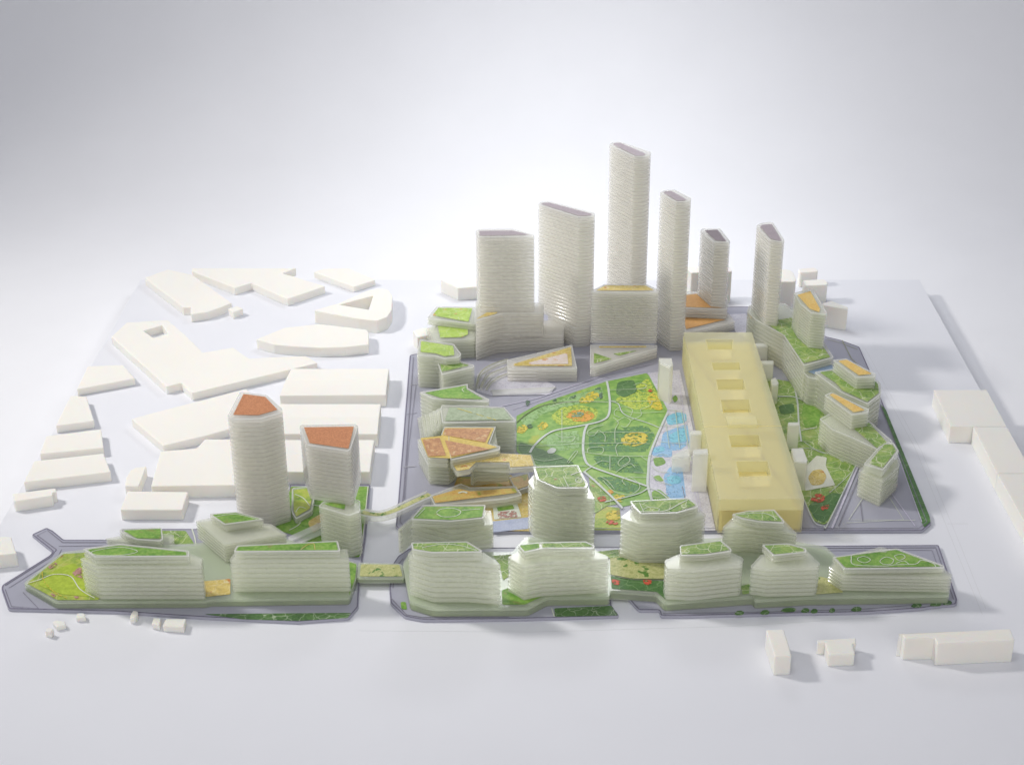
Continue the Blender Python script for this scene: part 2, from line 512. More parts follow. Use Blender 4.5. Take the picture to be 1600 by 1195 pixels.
def plate(name, label, group, outline, z0, z1, style, prints, ribbons, r, cat):
    p = ccw(outline)
    c = centre(p)
    root = empty(name, c, 0)
    q = fillet(shift(p, c), r)
    if cat == 'deck':
        h = z1 - z0
        v, f = prism_data(q, z0, z0 + h * 0.62, 0.5)
        make('slab', v, f, style, root, None, True)
        v, f = prism_data(inset(q, 0.9), z0 + h * 0.62, z0 + h * 0.68)
        make('core', v, f, 'resin_core', root)
        v, f = prism_data(q, z0 + h * 0.68, z1, 0.5)
        make('slab', v, f, style, root, None, True)
        v, f = prism_data(inset(q, 1.6), z0 + 0.55, z0 + 0.75)
        make('planting', v, f, 'deck_print', root)
    else:
        v, f = prism_data(q, z0, z1, 0.7)
        make('slab', v, f, style, root)
    lawns = []
    def under(pt):
        for poly, o, zz in lawns:
            if contains(poly, pt):
                return o, zz
        return root, 0.0
    if cat == 'plate':
        loop = inset(q, 1.3)
        v, f = ribbon_data(loop + [loop[0]], 1.7, z1 + 0.08, 0.2, False)
        make('edge_line', v, f, 'edge_line', root)
    for i, (nm, st, z, poly) in enumerate(prints):
        soft = 5.0 if nm in ('flower_bed', 'lawn_patch', 'pool', 'shrub_print', 'meadow_patch') else 1.6
        host, hz = under(centre(poly)) if nm in ('flower_bed', 'lawn_patch', 'meadow_patch') else (root, 0.0)
        zz = z + i * 0.008
        o = sheet(nm, fillet(ccw(poly), soft, 5), zz - hz, st, host, c, 0.15)
        if nm == 'lawn':
            lawns.append((poly, o, zz))
    for i, (st, z, w, pts, nm) in enumerate(ribbons):
        v, f = ribbon_data(shift(pts, c), w, 0, 0.12, nm == 'path')
        host, hz = under(pts[len(pts) // 2]) if nm == 'path' else (root, 0.0)
        make(nm, v, f, st, host, (0, 0, z + i * 0.006 - hz))
    tag(root, label, cat, group)

def building(name, label, group, tiers, roofs, ribbons, mat, cat):
    p0 = ccw(tiers[0][0])
    c = centre(p0)
    zb = tiers[0][1]
    root = empty(name, c, zb)
    far = 'far end' in (group or '') or 'copper' in (group or '')
    mr = 'resin_far' if far else mat
    mc = 'resin_far_core' if far else 'resin_core'
    for poly, z0, z1, n, r in tiers:
        q = fillet(shift(ccw(poly), c), r)
        h = (z1 - z0) / n
        t = h * (0.83 if far else 0.76)
        v, f = prism_data(q, 0, t, min(0.75, t * 0.22))
        me = None
        for k in range(n):
            if me is None:
                o = make('floor_plate', v, f, mr, root, None, True)
                me = o.data
            else:
                o = bpy.data.objects.new('floor_plate', me)
                C.objects.link(o)
                o.parent = root
            o.location = (0, 0, (z0 - zb + (k + 1) * h - t) * MM)
        v, f = prism_data(inset(q, 3.0), z0 - zb + 0.02, z1 - zb - t * 0.5)
        make('core', v, f, mc, root)
    top = tiers[-1]
    q = fillet(shift(ccw(top[0]), c), top[4])
    zt = top[2] - zb
    # raised clear rim round the roof
    rim_h = 1.1
    n = len(q)
    a, b = inset(q, 0.15), inset(q, 1.5)
    v = [(x, y, zt + 0.02) for x, y in a] + [(x, y, zt + rim_h) for x, y in a] + [(x, y, zt + rim_h) for x, y in b] + [(x, y, zt + 0.02) for x, y in b]
    f = []
    for i in range(n):
        j = (i + 1) % n
        f += [(i, j, n + j, n + i), (n + i, n + j, 2 * n + j, 2 * n + i), (2 * n + i, 2 * n + j, 3 * n + j, 3 * n + i), (3 * n + i, 3 * n + j, j, i)]
    make('parapet', v, f, 'rim', root)
    panels = []
    for st, z, poly in roofs:
        panel = sheet('roof_panel', fillet(ccw(poly), 1.0), z - zb, st, root, c)
        panels.append((poly, panel, z))
    for st, z, w, pts, nm in ribbons:
        v, f = ribbon_data(shift(pts, c), w, 0)
        host = next(((o, pz) for poly, o, pz in panels if contains(poly, pts[len(pts) // 2])), (panels[0][1], panels[0][2]))
        make(nm, v, f, st, host[0], (0, 0, z - host[1]))
    tag(root, label, cat, group)

def yellow_block(name, label, outline, z0, z1, holes, blocks, seam):
    p = ccw(outline)
    c = centre(p)
    root = empty(name, c, z0)
    h = z1 - z0
    q = fillet(shift(p, c), 0.8)
    hs = [shift(ccw(k), c) for k in holes]
    floor = h - 17
    v, f = holed_data(q, hs, floor, h, 0.5)
    make('body', v, f, 'yellow_resin', root)
    v, f = prism_data(q, 0, floor - 0.05, 0.0)
    make('body', v, f, 'yellow_resin', root)
    v, f = prism_data(inset(q, 5), 1, floor - 3)
    make('inner_fill', v, f, 'yellow_inner', root)
    for k in hs:
        v, f = prism_data(inset(k, 0.4), floor, floor + 0.8)
        make('courtyard_floor', v, f, 'yellow_inner', root)
        # frame round each courtyard
        a, b = inset(k, -1.2), inset(k, 0.0)
        n = len(a)
        vv = [(x, y, h + .02) for x, y in a] + [(x, y, h + 0.5) for x, y in a] + [(x, y, h + 0.5) for x, y in b] + [(x, y, h + .02) for x, y in b]
        ff = []
        for i in range(n):
            j = (i + 1) % n
            ff += [(i, j, n + j, n + i), (n + i, n + j, 2 * n + j, 2 * n + i), (2 * n + i, 2 * n + j, 3 * n + j, 3 * n + i), (3 * n + i, 3 * n + j, j, i)]
        make('courtyard_frame', vv, ff, 'yellow_resin', root)
    for k, _ in blocks:
        v, f = prism_data(shift(ccw(k), c), h + .05, h + 5, 0.4)
        make('roof_step', v, f, 'yellow_resin', root)
    v, f = ribbon_data(shift(seam, c), 0.6, h + 0.1, 0.15, False)
    make('seam', v, f, 'yellow_inner', root)
    # upright fins along the long wall that faces the park
    pts = sorted(outline, key=lambda a: a[0])[:2]
    a, b = sorted(pts, key=lambda s: s[1])
    A, B = Vector(a), Vector(b)
    d = (B - A).normalized()
    nrm = Vector((-d.y, d.x))
    if nrm.x > 0:
        nrm = -nrm
    L = (B - A).length
    k = 0
    s = 6.0
    me = None
    while s < L - 4:
        pos = A + d * s + nrm * 0.9
        if me is None:
            w = 1.0
            cr = [tuple(d * -w + nrm * -0.8), tuple(d * w + nrm * -0.8), tuple(d * w + nrm * 0.8), tuple(d * -w + nrm * 0.8)]
            v, f = prism_data(ccw(cr), 0, h - 2.0, 0.2)
            o = make('fin', v, f, 'yellow_resin', root)
            me = o.data
        else:
            o = bpy.data.objects.new('fin', me)
            C.objects.link(o); o.parent = root
        o.location = ((pos.x - c[0]) * MM, (pos.y - c[1]) * MM, 0)
        s += 9.0
    tag(root, label, 'block')

def shaft(name, label, group, outline, z0, z1):
    p = ccw(outline)
    c = centre(p)
    root = empty(name, c, z0)
    q = fillet(shift(p, c), 1.2)
    v, f = prism_data(q, 0, z1 - z0 - 2.2, 0.4)
    make('body', v, f, 'frosted', root)
    v, f = prism_data(inset(q, 0.3), z1 - z0 - 2.1, z1 - z0, 0.5)
    make('cap', v, f, 'rim', root)
    tag(root, label, 'shaft', group)

def footbridge(name, label, pts, w, z):
    c = centre(pts)
    root = empty(name, c, 0)
    q = shift(pts, c)
    v, f = ribbon_data(q, w, z - 6.0, 6.0)
    make('deck', v, f, 'resin', root)
    v, f = ribbon_data(q, w - 8.0, z + 0.1, 0.25)
    make('planting', v, f, 'speckle', root)
    for s in (-1, 1):
        qq = []
        for i, p in enumerate(q):
            a, b = Vector(q[max(0, i - 1)]), Vector(q[min(len(q) - 1, i + 1)])
            d = (b - a).normalized()
            qq.append(tuple(Vector(p) + Vector((-d.y, d.x)) * s * (w / 2 - 0.7)))
        v, f = ribbon_data(qq, 1.0, z + 0.05, 1.8)
        make('railing', v, f, 'rim', root)
    x, y = q[0]
    v, f = prism_data([(x - 7, y - 9), (x + 8, y - 9), (x + 8, y + 8), (x - 7, y + 8)], 4.1, z - 0.4, 0.4)
    make('landing', v, f, 'resin', root)
    tag(root, label, 'footbridge')

def curved_terrace(name, label, group, arcs, wedge):
    c = centre(arcs[0][0])
    root = empty(name, c, 4)
    for pts, w, h in arcs:
        q = shift(pts, c)
        v, f = ribbon_data(q, w, 0.3, h)
        o = make('terrace_step', v, f, 'resin', root, None, True)
        v, f = ribbon_data(q, w * 0.3, h + 0.4, 0.2)
        make('planting', v, f, 'line_olive', o)
    v, f = prism_data(shift(ccw(wedge), c), 0.9, 3.4, 0.4)
    make('wedge', v, f, 'rim', root)
    tag(root, label, 'terrace', group)

def ramp(name, label, a, b):
    c = centre(a)
    root = empty(name, c, 4)
    for k, (poly, lo, hi) in enumerate(((a, 4, 11), (b, 1, 7))):
        p = shift(poly, c)
        xs = [q[0] for q in p]
        x0, x1 = min(xs), max(xs)
        top = [(x, y, lo + (hi - lo) * (x - x0) / (x1 - x0) + 1.6) for x, y in p]
        bot = [(x, y, z - 1.6) for x, y, z in top]
        n = len(p)
        f = [tuple(range(n)), tuple(range(2 * n - 1, n - 1, -1))] + [(i, n + i, n + (i + 1) % n, (i + 1) % n) for i in range(n)]
        make('ramp_leaf', top + bot, f, 'rim', root)
    tag(root, label, 'ramp')

# ------------------------------------------------------------------ the model, piece by piece (plan positions and heights in mm)
block('white_block', 'white block with a bowed front end near the far corner of the board', 'white context blocks on the far side', **{'outline': [(-696.7, 673.8), (-663.8, 712.1), (-615.3, 688.5), (-522.9, 564.3), (-538.2, 545.4), (-556.5, 526.8), (-583.7, 516.2), (-589.5, 545.4), (-602.6, 545.4)], 'z0': 0, 'z1': 15.4, 'holes': [], 'r': 1.0})
block('white_block', 'tiny white cube at the tip of the bowed far block', 'white context blocks on the far side', **{'outline': [(-526.3, 545.3), (-511.8, 556.0), (-500.1, 545.3), (-514.8, 529.3)], 'z0': 0, 'z1': 13.1, 'holes': [], 'r': 1.0})
block('white_block', 'long white Z-shaped block with a notched back edge along the far edge', 'white context blocks on the far side', **{'outline': [(-621.7, 720.4), (-433.3, 720.4), (-455.3, 696.6), (-428.8, 679.0), (-371.5, 638.6), (-430.0, 582.7), (-504.4, 652.9), (-528.8, 630.1), (-618.8, 705.5)], 'z0': 0, 'z1': 14.5, 'holes': [], 'r': 1.0})
block('white_block', 'small white block with a cut corner behind the triangular courtyard block', 'white context blocks on the far side', **{'outline': [(-400.9, 709.3), (-385.4, 724.2), (-339.5, 727.2), (-285.9, 674.0), (-321.4, 642.4)], 'z0': 0, 'z1': 11.7, 'holes': [], 'r': 1.0})
block('white_block', 'white rounded block with a triangular courtyard hole', 'white context blocks on the far side', **{'outline': [(-375.4, 514.2), (-336.6, 543.5), (-291.8, 598.2), (-272.8, 609.3), (-256.5, 601.0), (-247.8, 576.0), (-244.0, 516.8), (-249.1, 488.1), (-264.8, 472.6), (-295.4, 480.3)], 'z0': 0, 'z1': 23.5, 'holes': [[(-334.9, 538.1), (-280.8, 576.0), (-282.9, 516.8)]], 'r': 2})
block('white_block', 'white block with a curved front wall below the triangular courtyard block', 'white context blocks on the far side', **{'outline': [(-456.9, 413.4), (-416.4, 458.2), (-360.0, 473.4), (-280.0, 450.6), (-275.7, 438.1), (-271.5, 394.0), (-307.7, 384.3), (-348.7, 381.9), (-390.7, 386.7), (-424.8, 394.0)], 'z0': 0, 'z1': 17.3, 'holes': [], 'r': 1.0})
block('white_block', 'big flat white block with a small square courtyard and stepped front', 'white context blocks on the far side', **{'outline': [(-697.3, 430.7), (-685.0, 486.2), (-618.7, 496.5), (-581.1, 443.1), (-535.6, 370.2), (-490.6, 389.3), (-458.1, 349.0), (-367.5, 358.4), (-346.9, 332.7), (-525.3, 228.3), (-548.9, 263.0), (-568.9, 249.9)], 'z0': 0, 'z1': 13.8, 'holes': [[(-649.8, 453.2), (-624.0, 475.9), (-607.5, 443.1), (-626.9, 425.8)]], 'r': 1.0})
block('white_block', 'white trapezoid block, farthest of the column along the board edge', 'white context blocks on the far side', **{'outline': [(-705.4, 244.1), (-709.1, 324.2), (-654.6, 328.8), (-624.5, 281.4)], 'z0': 0, 'z1': 12.3, 'holes': [], 'r': 1.0})
block('white_block', 'narrow white tapering block second in the column along the board edge', 'white context blocks on the far side', **{'outline': [(-705.1, 125.1), (-709.1, 221.5), (-684.2, 219.3), (-652.8, 141.0)], 'z0': 0, 'z1': 12.9, 'holes': [], 'r': 1.0})
block('white_block', 'white slab block third in the column along the board edge', 'white context blocks on the far side', **{'outline': [(-704.4, 39.8), (-710.1, 92.6), (-635.6, 114.0), (-618.2, 58.4)], 'z0': 0, 'z1': 13.6, 'holes': [], 'r': 1.0})
block('white_block', 'largest white slab block in the column along the board edge', 'white context blocks on the far side', **{'outline': [(-702.9, -42.1), (-705.6, 16.4), (-613.0, 38.4), (-590.4, -14.1)], 'z0': 0, 'z1': 15.4, 'holes': [], 'r': 1.0})
block('white_block', 'short white bar block with a nicked end below the column of slabs', 'white context blocks on the far side', **{'outline': [(-708.5, -75.6), (-653.8, -60.3), (-650.2, -70.5), (-654.9, -72.2), (-652.6, -80.6), (-699.9, -95.6)], 'z0': 0, 'z1': 17.0, 'holes': [], 'r': 1.0})
block('white_block', 'white block cut off by the frame beside the pointed lavender plate', 'white context blocks on the far side', **{'outline': [(-722.9, -188.3), (-676.0, -188.3), (-657.0, -227.4), (-703.6, -236.2)], 'z0': 0, 'z1': 20.2, 'holes': [], 'r': 1.0})
block('white_block', 'flat white wedge block directly behind the taller copper-roofed tower', 'white context blocks on the far side', **{'outline': [(-599.0, 145.6), (-444.8, 243.6), (-391.4, 149.6), (-477.7, 94.4), (-534.3, 63.9)], 'z0': 0, 'z1': 13.7, 'holes': [], 'r': 1.0})
block('white_block', 'broad white block with a stepped back beside the taller copper-roofed tower', 'white context blocks on the far side', **{'outline': [(-523.7, -60.6), (-531.1, 35.3), (-482.3, 44.6), (-475.4, 70.9), (-406.6, 70.9), (-385.9, -57.2)], 'z0': 0, 'z1': 20.3, 'holes': [], 'r': 1.0})
block('white_block', 'white low-gabled shed block, farthest of the three in a row', 'white shed blocks beside the copper-roofed towers', **{'outline': [(-388.0, 207.2), (-383.4, 299.0), (-230.2, 299.0), (-227.5, 209.3)], 'z0': 0, 'z1': 20.2, 'holes': [], 'r': 1.0, 'ridge': 2.6})
block('white_block', 'white low-gabled shed block, middle of the three in a row', 'white shed blocks beside the copper-roofed towers', **{'outline': [(-382.0, 84.6), (-384.6, 178.4), (-232.5, 178.4), (-228.8, 84.6)], 'z0': 0, 'z1': 21.1, 'holes': [], 'r': 1.0, 'ridge': 2.6})
block('white_block', 'white low-gabled shed block, nearest of the three in a row', 'white shed blocks beside the copper-roofed towers', **{'outline': [(-378.2, -22.8), (-378.7, 68.6), (-232.0, 68.6), (-229.7, -22.8)], 'z0': 0, 'z1': 20.5, 'holes': [], 'r': 1.0, 'ridge': 2.6})
block('white_block', 'tiny white half-round block squeezed between two larger blocks', 'white context blocks on the far side', **{'outline': [(-561.4, -53.8), (-564.9, -31.3), (-564.1, -12.0), (-558.2, -3.1), (-543.8, 0.5), (-542.2, -53.8)], 'z0': 0, 'z1': 16.2, 'holes': [], 'r': 1.0})
block('white_block', 'plain white brick-shaped block in front of the broad stepped block', 'white context blocks on the far side', **{'outline': [(-552.5, -116.7), (-554.4, -68.6), (-471.6, -70.3), (-470.1, -116.7)], 'z0': 0, 'z1': 16.9, 'holes': [], 'r': 1.0})
block('white_block', 'low white block peeping out beside the far green terraced building', 'white context blocks on the far side', **{'outline': [(-202.1, 428.2), (-187.2, 440.7), (-174.6, 440.7), (-172.9, 413.4), (-193.1, 403.6)], 'z0': 0, 'z1': 25.3, 'holes': [], 'r': 1.0})
block('white_block', 'pale white block behind the widest far tower', 'white blocks behind the far towers', **{'outline': [(-168.9, 644.3), (-108.4, 653.0), (-88.1, 653.0), (-87.0, 615.9), (-136.8, 607.4)], 'z0': 0, 'z1': 24.3, 'holes': [], 'r': 1.0})
block('white_block', 'white block between the two slim far towers', 'white blocks behind the far towers', **{'outline': [(257.4, 616.5), (334.5, 622.2), (337.2, 596.4), (266.2, 590.7)], 'z0': 0, 'z1': 60.2, 'holes': [], 'r': 1.0})
block('white_block', 'white round-shouldered block beside the outer far tower', 'white blocks behind the far towers', **{'outline': [(407.3, 614.0), (434.4, 625.5), (445.0, 614.0), (445.3, 585.6), (443.9, 568.9), (401.2, 568.9)], 'z0': 0, 'z1': 52.8, 'holes': [], 'r': 3})
block('white_block', 'small white block at the very back of the rounded pair', 'white blocks behind the far towers', **{'outline': [(466.2, 684.1), (496.7, 690.0), (501.0, 681.2), (499.6, 672.3), (466.9, 666.5)], 'z0': 0, 'z1': 28.4, 'holes': [], 'r': 2})
block('white_block', 'white rounded block in front of the very back one', 'white blocks behind the far towers', **{'outline': [(462.8, 613.4), (500.5, 619.1), (505.3, 607.7), (502.9, 593.7), (463.8, 590.9)], 'z0': 0, 'z1': 36.2, 'holes': [], 'r': 2})
block('white_block', 'tall white block with a slanted shaded face near the plate corner', 'white blocks behind the far towers', **{'outline': [(478.5, 506.4), (497.5, 517.0), (519.7, 490.6), (518.3, 482.8), (481.5, 498.5)], 'z0': 0, 'z1': 39.9, 'holes': [], 'r': 1.0})
block('white_block', 'thick white L-shaped block with two seams on the board edge', None, **{'outline': [(601.1, 212.1), (681.4, 212.1), (680.4, 96.1), (598.9, 96.1)], 'z0': 0, 'z1': 27.5, 'holes': [], 'r': 1.0, 'more': [[(631.5, 94.9), (680.5, 94.9), (680.3, -38.5), (631.2, -38.5)], [(631.3, -39.5), (680.3, -39.5), (679.9, -241.5), (634.9, -241.5)]]})
block('white_block', 'tiny white cube nearest the corner of the board', 'tiny white blocks in front of the pointed plate', **{'outline': [(-581.0, -377.5), (-579.3, -369.8), (-571.4, -373.7), (-573.4, -380.1)], 'z0': 0, 'z1': 9.2, 'holes': [], 'r': 0.6})
block('white_block', 'tiny white block touching the nearest tiny cube', 'tiny white blocks in front of the pointed plate', **{'outline': [(-578.3, -355.6), (-576.3, -351.7), (-564.1, -354.3), (-560.5, -362.1), (-570.9, -366.0)], 'z0': 0, 'z1': 6.5, 'holes': [], 'r': 0.6})
block('white_block', 'tiny white block alone beside the plate edge', 'tiny white blocks in front of the pointed plate', **{'outline': [(-553.8, -343.9), (-553.3, -337.3), (-544.8, -337.3), (-540.8, -346.5), (-552.0, -347.8)], 'z0': 0, 'z1': 6.5, 'holes': [], 'r': 0.6})
block('white_block', 'tiny white rounded lump touching the plate edge', 'tiny white blocks in front of the pointed plate', **{'outline': [(-487.8, -342.6), (-486.5, -334.6), (-480.8, -335.9), (-478.5, -342.6), (-480.6, -350.4), (-486.4, -351.8)], 'z0': 0, 'z1': 8.4, 'holes': [], 'r': 1.5})
block('white_block', 'tiny white upright block paired with a larger block', 'tiny white blocks in front of the pointed plate', **{'outline': [(-458.1, -362.1), (-458.7, -349.1), (-449.2, -350.4), (-448.4, -364.7)], 'z0': 0, 'z1': 8.3, 'holes': [], 'r': 0.6})
block('white_block', 'small white block larger than its tiny neighbours', 'tiny white blocks in front of the pointed plate', **{'outline': [(-443.9, -367.3), (-443.2, -353.0), (-418.7, -353.0), (-418.3, -369.9)], 'z0': 0, 'z1': 9.3, 'holes': [], 'r': 0.8})
block('white_block', 'upright white bar block pointing away in the open front area', 'white blocks standing apart in the open front area', **{'outline': [(267.5, -399.6), (288.2, -399.0), (290.0, -450.0), (270.9, -451.2)], 'z0': 0, 'z1': 26.9, 'holes': [], 'r': 0.8})
block('white_block', 'small white T-shaped block in the middle of the front trio', 'white blocks standing apart in the open front area', **{'outline': [(326.9, -406.2), (372.2, -402.5), (371.1, -412.4), (366.5, -413.7), (365.9, -433.3), (335.4, -435.1), (334.9, -411.8), (332.9, -412.4), (325.9, -412.4)], 'z0': 0, 'z1': 17.2, 'holes': [], 'r': 0.8})
block('white_block', 'long white block with a recessed end in the front trio', 'white blocks standing apart in the open front area', **{'outline': [(417.6, -414.2), (549.8, -403.6), (549.6, -426.0), (459.2, -432.7), (458.7, -421.6), (424.0, -422.3), (422.6, -414.8)], 'z0': 0, 'z1': 31.1, 'holes': [], 'r': 0.8})
plate('site_plate', 'pointed lavender acrylic plate under the copper-roofed towers', 'lavender site plates', **{'outline': [(-663.7, -274.9), (-622.9, -206.8), (-622.1, -197.9), (-660.7, -158.0), (-645.4, -140.7), (-634.8, -148.6), (-614.7, -170.4), (-539.7, -170.4), (-546.0, -143.9), (-325.2, -143.9), (-341.3, -29.6), (-229.0, -29.6), (-222.0, -165.8), (-220.6, -262.2), (-216.2, -321.7), (-225.5, -344.3), (-286.0, -352.1), (-398.9, -343.0), (-509.5, -331.0), (-640.5, -325.7), (-661.9, -283.3)], 'z0': 0, 'z1': 4.0, 'style': 'lavender', 'prints': [('lawn', 'garden', 4.4, [(-515.2, -149.3), (-460.6, -149.3), (-442.5, -181.8), (-495.5, -181.8)]), ('lawn', 'lawn', 4.4, [(-337.8, -35.5), (-230.2, -35.5), (-228.9, -102.8), (-225.7, -211.9), (-276.4, -211.9), (-307.0, -166.4), (-343.6, -144.5)]), ('lawn', 'scribble', 4.4, [(-400.7, -336.9), (-323.0, -335.6), (-223.4, -334.3), (-226.9, -344.8), (-286.1, -350.7), (-351.9, -347.5)]), ('flower_bed', 'ochre', 4.8, [(-303.7, -127.7), (-285.4, -103.4), (-278.2, -127.7), (-291.2, -159.3)])], 'ribbons': [('line_dark', 4.5, 1.2, [(-659.4, -275.7), (-620.2, -210.6), (-618.1, -194.1), (-652.4, -160.4), (-642.5, -147.8), (-614.4, -177.4), (-542.2, -177.4)], 'road_line'), ('line_dark', 4.5, 0.7, [(-652.9, -281.3), (-611.6, -212.1), (-611.5, -194.1)], 'road_line'), ('line_dark', 4.5, 0.9, [(-656.9, -284.0), (-637.9, -321.0), (-604.1, -325.1), (-632.7, -291.0)], 'road_line'), ('line_dark', 4.5, 0.7, [(-616.9, -186.5), (-561.0, -185.0)], 'road_line'), ('white_print', 5.1, 1.8, [(-452.8, -145.7), (-440.6, -182.9), (-438.2, -220.4)], 'path'), ('white_print', 5.2, 1.6, [(-333.1, -62.5), (-310.0, -79.3), (-291.6, -87.6), (-266.7, -79.3)], 'path'), ('white_print', 5.3, 1.4, [(-322.5, -114.0), (-312.7, -123.7), (-314.3, -136.5), (-324.4, -149.1)], 'path'), ('pale_print', 5.1, 1.2, [(-231.8, -36.7), (-225.3, -182.9), (-225.5, -213.0)], 'path')], 'r': 2.0, 'cat': 'plate'})
plate('site_plate', 'long lavender acrylic plate under the near row of buildings', 'lavender site plates', **{'outline': [(-182.1, -283.3), (-183.3, -230.5), (-176.9, -208.3), (-163.5, -190.3), (521.1, -182.7), (515.7, -305.4), (511.5, -316.3), (488.3, -319.0), (467.6, -324.3), (396.2, -332.4), (310.7, -335.0), (178.9, -340.3), (149.6, -340.3), (148.9, -328.4), (124.1, -328.4), (109.4, -297.2), (92.0, -297.2), (91.2, -316.3), (100.2, -340.3), (-36.9, -346.9), (-136.7, -348.2), (-158.7, -341.6), (-178.0, -313.6)], 'z0': 0, 'z1': 4.0, 'style': 'lavender', 'prints': [('lawn', 'scribble', 4.4, [(21.7, -324.9), (91.1, -319.5), (98.7, -339.6), (22.3, -342.2)]), ('lawn', 'lawn', 4.4, [(-165.7, -311.4), (-159.4, -311.4), (-156.7, -327.6), (-163.7, -326.3)]), ('lawn', 'lawn', 4.4, [(346.9, -210.4), (378.8, -206.0), (386.4, -255.7), (351.5, -297.7), (335.8, -297.7)]), ('shrub_print', 'scribble', 4.5, [(295.1, -330.4), (302.1, -323.7), (311.2, -323.2), (315.7, -327.1), (311.9, -332.5), (299.7, -333.1)]), ('shrub_print', 'scribble', 4.5, [(319.7, -331.7), (323.9, -325.1), (328.9, -324.5), (331.0, -328.4), (328.5, -333.9), (322.0, -334.4)]), ('shrub_print', 'scribble', 4.5, [(331.1, -333.1), (334.9, -326.4), (339.2, -325.9), (340.9, -329.7), (338.6, -335.2), (333.0, -335.7)]), ('shrub_print', 'scribble', 4.5, [(380.5, -329.1), (385.9, -322.4), (392.3, -321.8), (395.1, -325.7), (392.0, -331.2), (383.5, -331.7)]), ('shrub_print', 'scribble', 4.5, [(353.7, -331.7), (357.2, -325.1), (360.8, -324.5), (362.0, -328.4), (359.9, -333.9), (355.2, -334.4)]), ('shrub_print', 'scribble', 4.5, [(455.1, -321.0), (460.7, -314.3), (467.2, -313.7), (469.8, -317.7), (466.5, -323.2), (458.0, -323.7)]), ('shrub_print', 'scribble', 4.5, [(478.2, -318.3), (484.4, -311.6), (491.6, -311.0), (494.6, -314.9), (491.0, -320.5), (481.5, -321.0)]), ('shrub_print', 'scribble', 4.5, [(494.4, -315.6), (499.8, -308.8), (505.5, -308.3), (507.7, -312.2), (504.5, -317.8), (496.9, -318.3)]), ('shrub_print', 'scribble', 4.5, [(238.6, -337.1), (243.0, -330.4), (248.7, -329.9), (251.3, -333.7), (248.8, -339.2), (241.4, -339.7)]), ('shrub_print', 'scribble', 4.5, [(269.6, -335.7), (274.2, -329.1), (279.8, -328.5), (282.4, -332.4), (279.8, -337.8), (272.4, -338.4)])], 'ribbons': [('line_dark', 4.5, 1.2, [(-177.5, -281.3), (-178.0, -235.6), (-169.8, -215.1)], 'road_line'), ('line_dark', 4.5, 1.2, [(-178.0, -303.4), (-156.6, -338.4), (-137.0, -343.7), (-33.1, -342.3)], 'road_line'), ('line_dark', 4.5, 1.2, [(344.1, -191.1), (515.3, -189.6), (510.7, -306.1)], 'road_line'), ('line_dark', 4.5, 0.7, [(349.0, -197.1), (509.0, -195.6), (506.5, -284.0)], 'road_line'), ('white_print', 4.9, 1.2, [(18.6, -325.6), (21.6, -342.9)], 'path'), ('white_print', 4.9, 1.4, [(366.6, -209.7), (371.1, -227.5), (381.7, -236.2)], 'path'), ('line_dark', 4.5, 0.8, [(153.0, -335.7), (264.5, -333.1), (397.3, -326.4), (505.5, -311.6)], 'road_line')], 'r': 2.0, 'cat': 'plate'})
